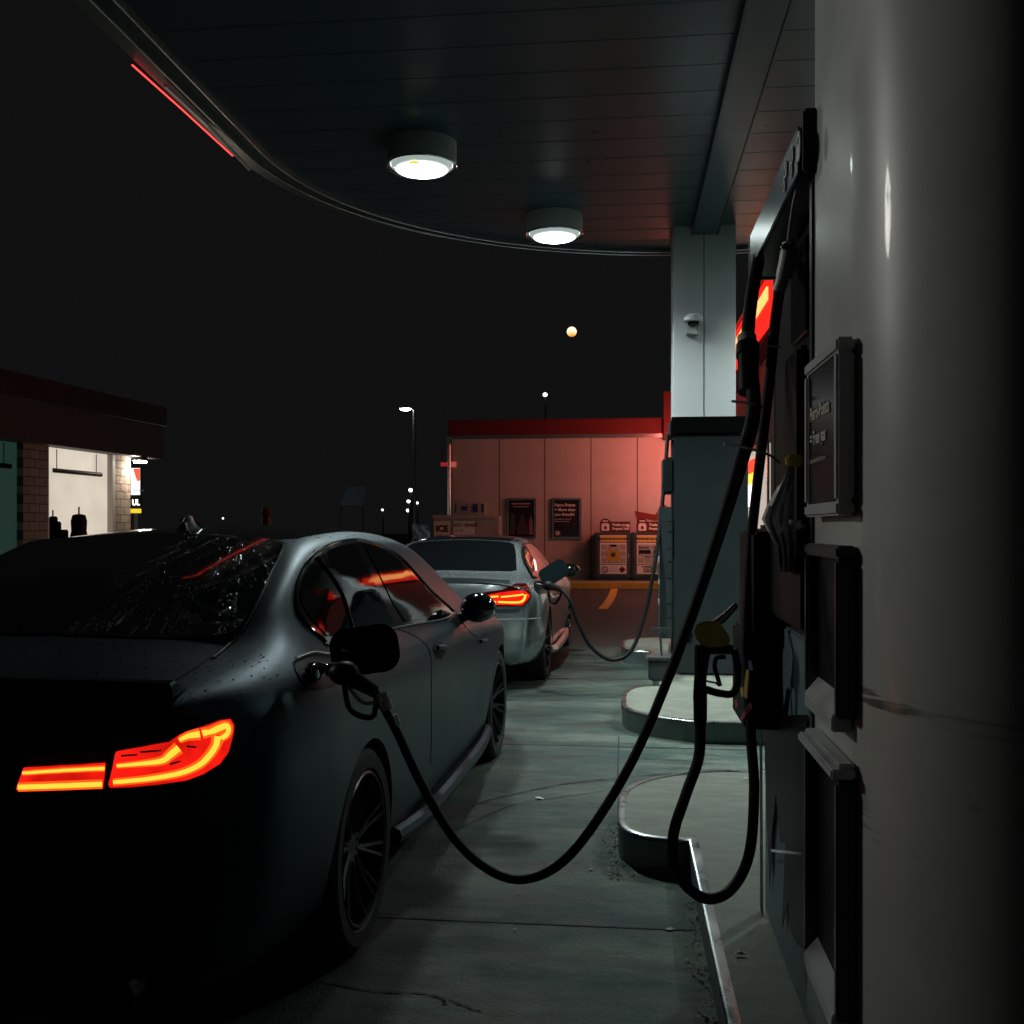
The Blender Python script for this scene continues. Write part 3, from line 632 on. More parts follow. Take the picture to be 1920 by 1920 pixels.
# cable ties sticking out of the hose bundle
ties = [((1357, 832, 2.72), (1392, 838, 2.74), (1440, 852, 2.85), (1462, 868, 2.9)), ((1372, 752, 2.8), (1408, 757, 2.82), (1432, 764, 2.9)), ((1440, 648, 2.95), (1463, 651, 2.95))]
tl = ['white cable tie spread out from the hose bundle, lowest of three', 'white cable tie round the hose above the far dispenser, middle of three', 'faint grey cable tie beside the red shop sign, topmost of three']
for pts, lb in zip(ties, tl):
    o = MB().tube(crom([P(*p) for p in pts], 5), .0035, 6).build('cable_tie', M['whitepr']); tag(o, lb, 'cable tie', 'cable ties on the hose bundle')

def nozzle_parts(t, base, tip, back, up, guardmat, bodymat, scale=1.0, tagm=True):
    """base=centre of body, tip=spout end, back=hose end (all world)"""
    L0 = Vector(t.location)
    def loc(mb): mb.v = [tuple(Vector(v)-L0) for v in mb.v]; return mb
    ax = (tip-back).normalized()
    loc(MB().tube(crom([base+ax*.03*scale, base+ax*.09*scale, tip], 5), .0115*scale, 12)).build('spout', M['chrome'], t, smooth=True)
    loc(MB().tube([back, back+(base-back)*.3, back+(base-back)*.75, base, base+ax*.05*scale], [.018*scale, .021*scale, .026*scale, .031*scale, .020*scale], 14)).build('body', bodymat, t, smooth=True)
    loc(MB().blob(base, (.045*scale, .045*scale, .035*scale), 8)).build('guard', guardmat, t, smooth=True)
    dn = -up
    loc(MB().tube(crom([base+dn*.02*scale, base+dn*.10*scale+ax*(-.02*scale), base+dn*.105*scale-ax*.09*scale, back+dn*.02*scale], 6), .0085*scale, 8)).build('hand_guard', bodymat, t, smooth=True)
    loc(MB().tube(crom([base+dn*.03*scale-ax*.01, base+dn*.07*scale-ax*.06*scale, base+dn*.05*scale-ax*.12*scale], 5), .006*scale, 8)).build('lever', M['grey'], t, smooth=True)
# nozzle in the dark sedan
n1 = thing('fuel_nozzle', 'black fuel nozzle plugged into the dark sedan', 'fuel nozzle', P(650, 1265, 2.97))
nozzle_parts(n1, P(645, 1262, 2.95), P(592, 1268, 3.02), P(705, 1298, 2.96), Vector((0, 0, 1)), M['black'], M['black'], 1.0)
mb = MB().tube([P(716, 1300, 2.94), P(728, 1330, 2.94)], .0172, 12); mb.v = [tuple(Vector(v)-n1.location) for v in mb.v]; mb.build('label_band', M['whitepr'], n1, smooth=True)
mb = MB().tube([P(734, 1342, 2.93), P(742, 1362, 2.93)], .0168, 12); mb.v = [tuple(Vector(v)-n1.location) for v in mb.v]; mb.build('ferrule', M['chrome'], n1, smooth=True)
# yellow guarded nozzle resting in the near dispenser
n2 = thing('fuel_nozzle', 'black nozzle with a yellow guard resting in the near dispenser', 'fuel nozzle', P(1330, 1190, 2.93))
L0 = n2.location
def lo(mb): mb.v = [tuple(Vector(v)-L0) for v in mb.v]; return mb
lo(MB().tube([P(1340, 1172, 2.93), P(1360, 1155, 2.97), P(1378, 1136, 3.02)], [.014, .011, .010], 12)).build('spout', M['chrome'], n2, smooth=True)
yb = MB()
vsg = [(1300, 1175), (1312, 1168), (1322, 1164), (1334, 1165), (1344, 1160), (1352, 1172), (1366, 1190), (1372, 1205), (1366, 1212), (1325, 1214), (1308, 1205), (1303, 1190)]
for dd in (2.88, 2.96): yb.v += [tuple(P(x, y, dd)) for x, y in vsg]
k = len(vsg); yb.f = [tuple(range(k)), tuple(range(k, 2*k))[::-1]]+[(i, (i+1) % k, k+(i+1) % k, k+i) for i in range(k)]; yb.m = [0]*len(yb.f)
lo(yb).build('guard', M['olive'], n2, smooth=True, bevel=.008, sharp=60)
lo(MB().tube([P(1318, 1212, 2.92), P(1314, 1260, 2.92), P(1311, 1305, 2.92), P(1313, 1356, 2.93)], [.024, .018, .0175, .017], 14).tube([P(1306, 1218, 2.92), P(1372, 1218, 2.94)], .014, 10)).build('body', M['black'], n2, smooth=True)
lo(MB().tube(crom([P(1322, 1292, 2.92), P(1350, 1300, 2.92), P(1376, 1298, 2.94), P(1384, 1260, 2.96), P(1376, 1216, 2.95)], 6), .011, 8)).build('hand_guard', M['black'], n2, smooth=True)
lo(MB().tube(crom([P(1360, 1232, 2.92), P(1344, 1234, 2.92), P(1340, 1250, 2.92), P(1346, 1272, 2.92), P(1350, 1286, 2.92)], 6), .0065, 8)).build('lever', M['black'], n2, smooth=True)
lo(MB().blob(P(1345, 1281, 2.91), .006, 6).tube([P(1324, 1277, 2.92), P(1343, 1281, 2.92)], .003, 6)).build('latch', M['chrome'], n2, smooth=True)
lo(MB().tube([P(1313, 1300, 2.925), P(1313, 1352, 2.93)], [.0195, .0190], 14).tube([P(1313, 1356, 2.93), P(1313, 1362, 2.93)], .017, 12)).build('sleeve', M['rubber'], n2, smooth=True)
lo(MB().tube([P(1300, 1188, 2.90), P(1294, 1200, 2.90), P(1290, 1206, 2.9)], .006, 8)).build('swivel', M['chrome'], n2, smooth=True)

# ================================================================== CARS
def dens(tab, per_row=3, per_st=4):
    st = [[Vector(p) for p in s] for s in tab]
    st = [crom(s, per_row) for s in st]
    nr = len(st[0]); cols = [crom([st[i][r] for i in range(len(st))], per_st) for r in range(nr)]
    return [[cols[r][i] for r in range(nr)] for i in range(len(cols[0]))]
def car_table(S, caps):
    """S: list of (y, xs[14], zs[14], ys offsets or None), rear first"""
    T = []
    for y, xs, zs, dy in S: T.append([(xs[i], y+(dy[i] if dy else 0), zs[i]) for i in range(14)])
    def cap(ring, yc, zc, outer):
        res = []
        for s in (.965, .90, .80, .62, .35, .0):
            q = max(0, (s-.55)/.45)**2.2
            res.append([(x*s, yc+(y-yc)*q*1.0, zc+(z-zc)*s) for x, y, z in ring])
        return res
    rear = cap(T[0], caps[0], caps[1], -1)[::-1]; front = cap(T[-1], caps[2], caps[3], 1)
    return rear + T + front
def build_body(name, table, mt, parent, axles, wr=.375):
    g_ = dens(table); ns, nr = len(g_), len(g_[0]); mb = MB()
    vs = [v for s in g_ for v in s]; vs += [Vector((-v.x, v.y, v.z)) for s in g_ for v in s]; N_ = ns*nr
    fs = []
    for i in range(ns-1):
        for j in range(nr-1):
            a, b, c, d = i*nr+j, i*nr+j+1, (i+1)*nr+j+1, (i+1)*nr+j
            fs.append((a, b, c, d)); fs.append((a+N_, d+N_, c+N_, b+N_))
    me = bpy.data.meshes.new(name); me.from_pydata([tuple(v) for v in vs], [], fs)
    bm = bmesh.new(); bm.from_mesh(me); bmesh.ops.remove_doubles(bm, verts=bm.verts, dist=2e-4)
    bmesh.ops.dissolve_degenerate(bm, dist=1e-5, edges=bm.edges); bmesh.ops.holes_fill(bm, edges=bm.edges, sides=0)
    bmesh.ops.recalc_face_normals(bm, faces=bm.faces); bm.to_mesh(me)
    bvh = BVHTree.FromBMesh(bm); bm.free()
    ob = bpy.data.objects.new(name, me); COL.objects.link(ob)
    cuts = []
    for ya, wrr in axles:
        for s in (-1, 1):
            cm_ = MB().lathe([(.0001, -.32), (wrr, -.32), (wrr, .32), (.0001, .32)], 48, mat4=Matrix.Translation((s*.90, ya, .345)) @ Matrix.Rotation(PI/2, 4, 'Y')).build('cut', M['liner'])
            md = ob.modifiers.new('b', 'BOOLEAN'); md.operation = 'DIFFERENCE'; md.solver = 'EXACT'; md.object = cm_; cuts.append(cm_)
    bpy.context.view_layer.update()
    dg = bpy.context.evaluated_depsgraph_get(); m2 = bpy.data.meshes.new_from_object(ob.evaluated_get(dg))
    bpy.data.objects.remove(ob)
    for c_ in cuts: bpy.data.objects.remove(c_)
    m2.materials.clear(); m2.materials.append(mt); m2.materials.append(M['liner'])
    for p in m2.polygons:
        c = p.center; inn = 0
        for ya, wrr in axles:
            r = math.hypot(c.y-ya, c.z-.345)
            if r < wrr+.004 and abs(c.x) > .5 and abs(abs(c.x)-.93) > -1 and (r > wrr-.004 or abs(c.x) < .6):
                rad = Vector((0, c.y-ya, c.z-.345)).normalized()
                if abs(p.normal.dot(rad)) > .7 or abs(abs(c.x)-.58) < .01: inn = 1
        if c.z < .24: inn = 1
        p.material_index = inn; p.use_smooth = True
    bm = bmesh.new(); bm.from_mesh(m2)
    for e in bm.edges:
        if len(e.link_faces) == 2 and (e.calc_face_angle(0) > math.radians(40)): e.smooth = False
    bm.to_mesh(m2); bm.free(); m2.name = name
    return link(bpy.data.objects.new(name, m2), parent), bvh
def in_poly(x, y, poly):
    c = False; n = len(poly)
    for i in range(n):
        x1, y1 = poly[i]; x2, y2 = poly[(i+1) % n]
        if (y1 > y) != (y2 > y) and x < (x2-x1)*(y-y1)/(y2-y1)+x1: c = not c
    return c
class Skin:
    """lays parts onto a car's skin: rays are cast in the car's own frame"""
    def __init__(s, root, bvh):
        s.root = root; s.bvh = bvh; s.mw = Matrix.Translation(root.location) @ Matrix.Rotation(root.rotation_euler.z, 4, 'Z'); s.inv = s.mw.inverted()
        s.o = s.inv @ CAMP
    def cam(s, x, y): return s.o, (s.inv.to_3x3() @ ray(x, y)).normalized()
    def top(s, x, y): return Vector((x, y, 3)), Vector((0, 0, -1))
    def side(s, y, z): return Vector((3, y, z)), Vector((-1, 0, 0))
    def patch(s, poly, name, mt, mode='cam', off=.003, step=6, mirror=True, smooth=True, fit=False):
        mt = mt; B = []
        n = len(poly)
        for i in range(n):
            a = Vector(poly[i]); b = Vector(poly[(i+1) % n]); k = max(1, int((b-a).length/step))
            for j in range(k): B.append(a+(b-a)*(j/k))
        pts = [Vector((p.x, p.y)) for p in B]; nb = len(pts); bl = [(p.x, p.y) for p in pts]
        x0, x1 = min(p.x for p in pts), max(p.x for p in pts); y0, y1 = min(p.y for p in pts), max(p.y for p in pts)
        yy = y0+step*.5
        while yy < y1:
            xx = x0+step*.5
            while xx < x1:
                if in_poly(xx, yy, bl) and min((Vector((xx, yy))-p).length for p in pts) > step*.45: pts.append(Vector((xx, yy)))
                xx += step
            yy += step
        V, E, Fc, *_ = delaunay_2d_cdt(pts, [], [list(range(nb))], 1, 1e-5)
        fn = getattr(s, mode); out = []; ok = []
        for v in V:
            o_, d_ = fn(v.x, v.y); h, nn, i_, ds = s.bvh.ray_cast(o_, d_)
            if h is None: out.append(None); continue
            if nn.dot(d_) > 0: nn = -nn
            out.append(h+nn*off)
        if fit:
            import numpy as np
            pv = [v for v in out if v is not None]; A = np.array([[1, v.x**2, v.y, v.y**2, v.x**2*v.y, v.x**4] for v in pv]); zz = np.array([v.z for v in pv])
            co, *_ = np.linalg.lstsq(A, zz, rcond=None); print('fit dev', float(np.min(A@co-zz)), float(np.max(A@co-zz)))
            for v, z in zip(pv, A@co): v.z = float(z)+.034*max(0, 1-(v.x/.62)**2)*max(0, min(1, (.30-v.y)/.45))*max(0, min(1, (v.y+.47)/.3))+min(.012, max(0, -float(np.min(A@co-zz))))
        idx = {}; vs = []
        for i, v in enumerate(out):
            if v is not None: idx[i] = len(vs); vs.append(v)
        fs = [tuple(idx[i] for i in f) for f in Fc if all(i in idx for i in f)]
        res = []
        if fs:
            res.append(MB().add(vs, fs).build(name, mt, s.root, smooth=smooth, sharp=80))
            if mirror: res.append(MB().add([Vector((-v.x, v.y, v.z)) for v in vs], [f[::-1] for f in fs]).build(name, mt, s.root, smooth=smooth, sharp=80))
        return res
    def pts(s, path, mode='cam', off=.003):
        fn = getattr(s, mode); r = []
        for x, y in path:
            o_, d_ = fn(x, y); h, nn, i_, ds = s.bvh.ray_cast(o_, d_)
            if h is not None:
                if nn.dot(d_) > 0: nn = -nn
                r.append(h+nn*off)
        return r
    def line(s, path, name, mt, rad=.003, mode='cam', off=.0, mirror=True, per=5):
        q = crom([Vector((x, y, 0)) for x, y in path], per); r = s.pts([(v.x, v.y) for v in q], mode, off)
        if len(r) < 2: return
        if mirror: MB().tube([Vector((-v.x, v.y, v.z)) for v in r], rad, 6).build(name, mt, s.root, smooth=True)
        return MB().tube(r, rad, 6).build(name, mt, s.root, smooth=True)
    def ribbon(s, path, wd, name, mt, off=.006, step=4):
        q = crom([Vector((x, y, 0)) for x, y in path], 5); L_, R_ = [], []
        for i, p in enumerate(q):
            t_ = (q[min(i+1, len(q)-1)]-q[max(i-1, 0)]).normalized(); n_ = Vector((-t_.y, t_.x, 0)); ww = wd[0]+(wd[1]-wd[0])*i/(len(q)-1)
            L_.append(p+n_*ww/2); R_.append(p-n_*ww/2)
        return s.patch([(v.x, v.y) for v in L_+R_[::-1]], name, mt, 'cam', off, step)
def make_wheel(root, x, y, r=.345, w_=.275, sp=10, spokemat=None, lip=None):
    s = 1 if x > 0 else -1
    m4 = Matrix.Translation((x-s*w_/2, y, r)) @ Matrix.Rotation(s*PI/2, 4, 'Y')     # local z -> outward
    rr = r*.765
    ty = MB().lathe([(rr, -w_/2), (r*.93, -w_/2), (r*.985, -w_/2+.02), (r, -w_/2+.05), (r, w_/2-.05), (r*.985, w_/2-.018), (r*.93, w_/2-.002), (rr+.01, w_/2-.004), (rr, w_/2-.02)], 64, mat4=m4, close=True).build('tyre', M['tyre'], root, smooth=True)
    mb = MB().lathe([(rr, -w_/2), (rr, w_/2-.012), (rr-.012, w_/2-.008), (rr-.02, w_/2-.03), (rr-.03, -w_/2)], 64, mat4=m4, close=True)
    mb.lathe([(.0001, w_/2-.055), (.065, w_/2-.05), (.07, w_/2-.09), (.0001, w_/2-.09)], 24, mat4=m4)
    for k in range(sp):
        for dv in (-.055, .055):
            a = 2*PI*k/sp
            p0 = Vector((.05*math.cos(a), .05*math.sin(a), w_/2-.06)); a2 = a+dv*1.6
            p1 = Vector(((rr-.012)*math.cos(a2), (rr-.012)*math.sin(a2), w_/2-.018)); mb.tube([m4 @ p0, m4 @ ((p0+p1)/2+Vector((0, 0, -.004))), m4 @ p1], [.014, .010, .011], 6)
    rim = mb.build('rim', M['rim'], root, smooth=True)
    MB().lathe([(rr-.002, w_/2-.009), (rr-.006, w_/2-.005), (rr-.012, w_/2-.007), (rr-.008, w_/2-.012)], 64, mat4=m4, close=True).build('lip', lip or M['rim'], rim, smooth=True)
    MB().lathe([(.06, -.01), (.185, -.01), (.185, .012), (.06, .012)], 40, mat4=m4, close=True).build('brake_disc', M['disc'], root, smooth=True)
R0 = [0, .60, .76, .80, .82, .83, .815, .765, .70, .60, .50, .40, .20, 0]
# ---------------- dark sedan
loc = cw(-1.411, 3.698)
sed = thing('parked_car', 'matte dark slate sedan refuelling in the foreground with its tail lamps lit', 'car', loc, -math.radians(1.96))
S1 = [
 (-1.03, R0, [.25, .25, .28, .42, .60, .80, .92, .985, 1.02, 1.035, 1.045, 1.05, 1.055, 1.06], [0, .06, .10, .10, .10, .11, .10, .06, .02, 0, -.02, -.04, -.06, -.06]),
 (-.80, [0, .65, .80, .87, .893, .90, .875, .815, .745, .64, .53, .42, .21, 0], [.22, .22, .26, .42, .62, .83, .95, 1.02, 1.05, 1.065, 1.075, 1.08, 1.085, 1.09], None),
 (-.45, [0, .68, .84, .905, .925, .935, .905, .845, .765, .68, .60, .45, .22, 0], [.20, .20, .24, .42, .64, .86, .975, 1.04, 1.085, 1.10, 1.105, 1.115, 1.12, 1.125], None),
 (-.15, [0, .70, .86, .91, .925, .93, .90, .835, .75, .675, .61, .45, .22, 0], [.19, .19, .23, .41, .63, .86, .97, 1.035, 1.15, 1.225, 1.245, 1.235, 1.24, 1.245], None),
 (.28, [0, .72, .87, .905, .918, .922, .895, .835, .745, .645, .57, .45, .22, 0], [.18, .18, .22, .40, .62, .86, .965, 1.025, 1.21, 1.34, 1.385, 1.395, 1.41, 1.415], None),
 (.75, [0, .72, .88, .905, .915, .92, .89, .845, .75, .645, .575, .46, .23, 0], [.17, .17, .21, .40, .62, .86, .955, 1.01, 1.21, 1.365, 1.415, 1.44, 1.458, 1.463], None),
 (1.25, [0, .72, .88, .905, .915, .92, .89, .85, .75, .64, .575, .46, .23, 0], [.17, .17, .21, .40, .62, .86, .95, 1.0, 1.20, 1.37, 1.42, 1.447, 1.467, 1.473], None),
 (1.75, [0, .72, .88, .905, .915, .92, .89, .855, .76, .655, .59, .46, .23, 0], [.17, .17, .21, .40, .62, .855, .94, .985, 1.17, 1.325, 1.378, 1.41, 1.435, 1.442], None),
 (2.20, [0, .72, .88, .905, .92, .92, .89, .86, .79, .70, .635, .47, .23, 0], [.18, .18, .22, .40, .62, .85, .925, .965, 1.08, 1.185, 1.235, 1.265, 1.29, 1.298], None),
 (2.55, [0, .70, .86, .91, .925, .925, .90, .865, .82, .755, .66, .47, .23, 0], [.19, .19, .23, .41, .62, .84, .905, .945, .985, 1.02, 1.045, 1.07, 1.085, 1.09], None),
 (3.10, [0, .66, .82, .90, .92, .92, .895, .855, .80, .72, .60, .45, .22, 0], [.20, .20, .25, .42, .61, .80, .86, .895, .925, .945, .96, .97, .98, .985], None),
 (3.50, [0, .60, .76, .83, .85, .85, .83, .79, .74, .66, .56, .42, .2, 0], [.22, .22, .27, .42, .58, .72, .77, .805, .835, .86, .875, .89, .90, .905], None),
 (3.74, [0, .55, .66, .72, .74, .74, .72, .69, .65, .58, .5, .38, .18, 0], [.25, .25, .30, .42, .54, .64, .68, .71, .73, .75, .765, .78, .79, .795], [0, 0, 0, 0, 0, 0, 0, 0, 0, .02, .03, .04, .05, .05]),
]
body, bvh = build_body('body', car_table(S1, (-1.135, .68, 3.83, .52)), M['paint'], sed, [(0, .376), (2.98, .376)])
K = Skin(sed, bvh)
Z1 = lambda p: [(x/3.84, 960+y/3.84) for x, y in p]
Z2 = lambda p: [(400+x/3.4286, 960+y/3.4286) for x, y in p]
Z3 = lambda p: [(x/2.526, 1280+y/2.526) for x, y in p]
Z4 = lambda p: [(720+x/3.4286, 960+y/3.4286) for x, y in p]
# rear window and roof panel (top-projected, symmetric)
def sym(h): return h+[(-x, y) for x, y in h[::-1]]
K.patch(sym([(.0, -.470), (.30, -.465), (.52, -.45), (.615, -.42), (.62, -.38), (.585, -.10), (.545, .15), (.52, .245), (.47, .275), (.25, .30), (.0, .31)]), 'rear_window', M['wetglass'], 'top', .003, .05, mirror=False, fit=True)
K.patch(sym([(0, .40), (.45, .38), (.50, .45), (.50, 1.5), (.47, 1.62), (0, 1.68)]), 'roof_panel', M['blackgloss'], 'top', .002, .08, mirror=False)
K.patch(sym([(0, 1.72), (.48, 1.66), (.54, 1.75), (.66, 2.40), (.60, 2.50), (0, 2.56)]), 'windscreen', M['glass'], 'top', .002, .08, mirror=False)
DLO = Z2([(720, 840), (600, 730), (545, 640), (528, 560), (530, 490), (550, 420), (600, 325), (680, 252), (780, 203), (900, 182), (1000, 195), (1120, 238), (1220, 312), (1300, 400), (1400, 510), (1500, 600), (1545, 645),
          (1480, 690), (1180, 745), (960, 795), (740, 858)])
K.patch(DLO, 'window_surround', M['blackgloss'], 'cam', .0025, 7)
K.patch(Z2([(725, 800), (620, 690), (562, 590), (552, 520), (570, 440), (625, 340), (700, 275), (790, 228), (905, 205), (1000, 400), (1090, 590), (1150, 715), (960, 765)]), 'side_window', M['glass'], 'cam', .006, 7)
K.patch(Z2([(960, 205), (1010, 215), (1110, 262), (1205, 335), (1290, 430), (1390, 530), (1470, 610), (1460, 670), (1225, 708), (1150, 590), (1060, 400)]), 'side_window', M['glass'], 'cam', .006, 7)
K.line(DLO[0:17], 'window_trim', M['blackgloss'], .006, off=.004)
K.line(DLO[16:]+[DLO[0]], 'window_trim', M['charcoal'], .005, off=.004)
K.line(Z2([(660, 300), (760, 430), (830, 560), (870, 700), (890, 760)]), 'window_divider', M['black'], .009, off=.006)
# body seams
K.line(Z2([(1180, 752), (1250, 775), (1340, 830), (1395, 910), (1400, 1100), (1402, 1400), (1395, 1620)]), 'door_seam', M['liner'], .0035, off=-.001)
K.line(Z2([(1560, 655), (1640, 760), (1690, 800)]), 'door_seam', M['liner'], .0035, off=-.001)
K.line(Z1([(1650, 945), (1500, 1060), (1300, 1190), (1100, 1290), (1040, 1370)]), 'boot_seam', M['liner'], .004, off=-.001)
K.line(Z2([(0, 945), (110, 850), (230, 700), (330, 500), (400, 340), (440, 260)]), 'window_seal', M['black'], .005, off=.003)
# door handles
for pts in (Z2([(1420, 880), (1478, 876)]), Z2([(1700, 832), (1745, 826)])):
    r = K.pts(pts, off=.018)
    if len(r) == 2:
        mb = MB().tube([r[0], (r[0]+r[1])/2+Vector((.012, 0, 0)), r[1]], [.010, .014, .010], 8); mb.build('door_handle', M['paint'], sed, smooth=True); MB().tube([Vector((-v.x, v.y, v.z)) for v in r], .012, 8).build('door_handle', M['paint'], sed, smooth=True)
K.patch(Z2([(1412, 860), (1430, 830), (1475, 835), (1490, 900), (1465, 950), (1425, 940)]), 'handle_recess', M['liner'], 'cam', .002, 5)
# side skirt and shoulder of the bumper
for s in (-1, 1):
    MB().tube(crom([(s*.90, .42, .26), (s*.93, .8, .24), (s*.935, 1.5, .235), (s*.93, 2.2, .24), (s*.90, 2.56, .26)], 5), [.035]*21, 8).build('side_skirt', M['paint'], sed, smooth=True)
    MB().tube(crom([(s*.06*0+s*.05, -1.12, .30), (s*.45, -1.12, .29), (s*.70, -1.03, .29), (s*.80, -.80, .30)], 5), .03, 8).build('diffuser_edge', M['black'], sed, smooth=True)
    for xx in (.50, .63):
        MB().lathe([(.045, -.05), (.05, .03), (.043, .035), (.038, -.05)], 20, mat4=Matrix.Translation((s*xx, -1.13, .33)) @ Matrix.Rotation(PI/2, 4, 'X'), close=True).build('exhaust_tip', M['rim'], sed, smooth=True)
# boot lip spoiler
lip = crom([(-.70, -1.00, 1.050), (-.5, -1.06, 1.062), (-.25, -1.10, 1.070), (0, -1.115, 1.072), (.25, -1.10, 1.070), (.5, -1.06, 1.062), (.70, -1.00, 1.050)], 6)
mb = MB(); vs = []
for p in lip: vs += [p+Vector((0, .07, -.012)), p+Vector((0, 0, .022)), p+Vector((0, -.022, .018)), p+Vector((0, -.004, -.022))]
n = len(lip); mb.add(vs, [(i*4+j, (i+1)*4+j, (i+1)*4+(j+1) % 4, i*4+(j+1) % 4) for i in range(n-1) for j in range(4)]+[(0, 1, 2, 3), (n*4-4, n*4-3, n*4-2, n*4-1)])
mb.build('boot_spoiler', M['blackgloss'], sed, smooth=True, sharp=50)
# tail lamps
LO = Z3([(555, 325), (700, 298), (800, 280), (850, 245), (930, 215), (1040, 180), (1085, 176), (1103, 205), (1100, 240), (1075, 330), (1040, 380), (960, 430), (880, 460), (750, 480), (620, 492), (525, 495), (515, 480), (535, 400), (548, 335)])
hs = K.patch([(x+ (3 if x > 330 else -2), y+(3 if y > 1430 else -4)) for x, y in LO], 'lamp_housing', M['tdark'], 'cam', .004, 8)
lens = K.patch(LO, 'tail_lamp', M['tred'], 'cam', .007, 7)
K.patch(Z3([(150, 352), (505, 318), (505, 505), (300, 514), (85, 520), (78, 500), (95, 455)]), 'lamp_housing', M['tdark'], 'cam', .004, 8)
lin = K.patch(Z3([(120, 400), (502, 378), (498, 440), (490, 497), (300, 506), (97, 512), (84, 500), (97, 465)]), 'tail_lamp', M['tred'], 'cam', .007, 7)
for path, wd in ((Z3([(538, 468), (700, 452), (850, 425), (940, 385), (990, 335), (1018, 290), (1025, 250)]), (7, 12)), (Z3([(845, 272), (885, 253), (940, 243)]), (6, 12)),
                 (Z3([(952, 240), (1020, 220), (1066, 207), (1068, 240), (1040, 262)]), (11, 8)), (Z3([(555, 392), (680, 380), (765, 368), (800, 342), (842, 308)]), (5, 13)),
                 (Z3([(118, 424), (300, 413), (500, 404)]), (5, 6)), (Z3([(97, 490), (300, 484), (488, 477)]), (9, 9))):
    K.ribbon(path, wd, 'light_guide', M['thot'], .011, 4); K.ribbon(path, (wd[0]*1.9, wd[1]*1.9), 'light_halo', M['tsoft'], .009, 4)
for path in (Z3([(575, 345), (650, 340)]), Z3([(665, 328), (760, 320)]), Z3([(880, 300), (925, 305)]), Z3([(800, 385), (850, 370)])):
    K.ribbon(path, (4, 3), 'lens_dark_bar', M['tdark'], .009, 3)  # short dark red bars laid on the lens
# mirror
for s in (-1, 1):
    mm = MB().blob((s*.965, 1.93, 1.035), (.098, .10, .080), 10, mat4=Matrix.Rotation(s*.15, 4, 'Z')); mr_ = mm.build('door_mirror', M['blackgloss'], sed, smooth=True)
    MB().tube([(s*.86, 1.98, .975), (s*.90, 1.95, .985), (s*.94, 1.94, 1.0)], [.03, .022, .02], 8).build('mirror_arm', M['black'], mr_, smooth=True)
# shark fin aerial beaded with rain
fx, fy = 0.02, .55
fz = K.bvh.ray_cast(Vector((fx, fy, 3)), Vector((0, 0, -1)))[0].z
fin = MB(); prof = [(0, -.11, 0), (0, -.105, .035), (0, -.08, .062), (0, -.03, .058), (0, .04, .030), (0, .12, .002)]
vs = []
for (x, yv, z) in prof: ww = .030*(1-abs(z)/.09); vs += [(fx-ww, fy+yv, fz-.004), (fx-ww*.5, fy+yv, fz+z*.6), (fx, fy+yv, fz+z), (fx+ww*.5, fy+yv, fz+z*.6), (fx+ww, fy+yv, fz-.004)]
n = len(prof); fin.add(vs, [(i*5+j, (i+1)*5+j, (i+1)*5+j+1, i*5+j+1) for i in range(n-1) for j in range(4)]+[(0, 1, 2, 3, 4)]); fo = fin.build('roof_aerial', M['blackgloss'], sed, smooth=True)
# fuel flap (open), filler cap
MB().prism(rrect(-.01, .205, -.075, .075, .055), -.003, .003, 0, Matrix.Translation((.925, -.40, 1.068)) @ Matrix.Rotation(math.radians(8), 4, 'Z') @ Matrix.Rotation(math.radians(-8), 4, 'Y') @ RX90).build('fuel_flap', M['blackgloss'], sed, bevel=.006, smooth=True)
K.patch(Z2([(515, 960), (540, 935), (620, 912), (700, 915), (800, 930), (900, 940), (900, 1030), (780, 1120), (640, 1140), (560, 1080), (520, 1010)]), 'filler_recess', M['black'], 'cam', .003, 6, mirror=False)
r = K.pts(Z2([(625, 1050)]), off=.02)
if r:
    MB().lathe([(.0001, .012), (.026, .012), (.030, .004), (.030, -.012), (.0001, -.012)], 24, mat4=Matrix.Translation(r[0]) @ Matrix.Rotation(math.radians(70), 4, 'Y') @ Matrix.Rotation(.4, 4, 'X')).build('filler_cap', M['black'], sed, smooth=True)
    MB().lathe([(.020, .014), (.023, .016), (.026, .014), (.023, .010)], 24, mat4=Matrix.Translation(r[0]) @ Matrix.Rotation(math.radians(60), 4, 'Y') @ Matrix.Rotation(.6, 4, 'X'), close=True).build('cap_ring', M['chrome'], sed, smooth=True)
K.line(Z2([(520, 955), (620, 915), (700, 918), (800, 935), (895, 945)]), 'flap_edge', M['chrome'], .004, off=.010, mirror=False)
for x, y in ((.915, 0), (.915, 2.98), (-.915, 0), (-.915, 2.98)): make_wheel(sed, x, y, sp=10)
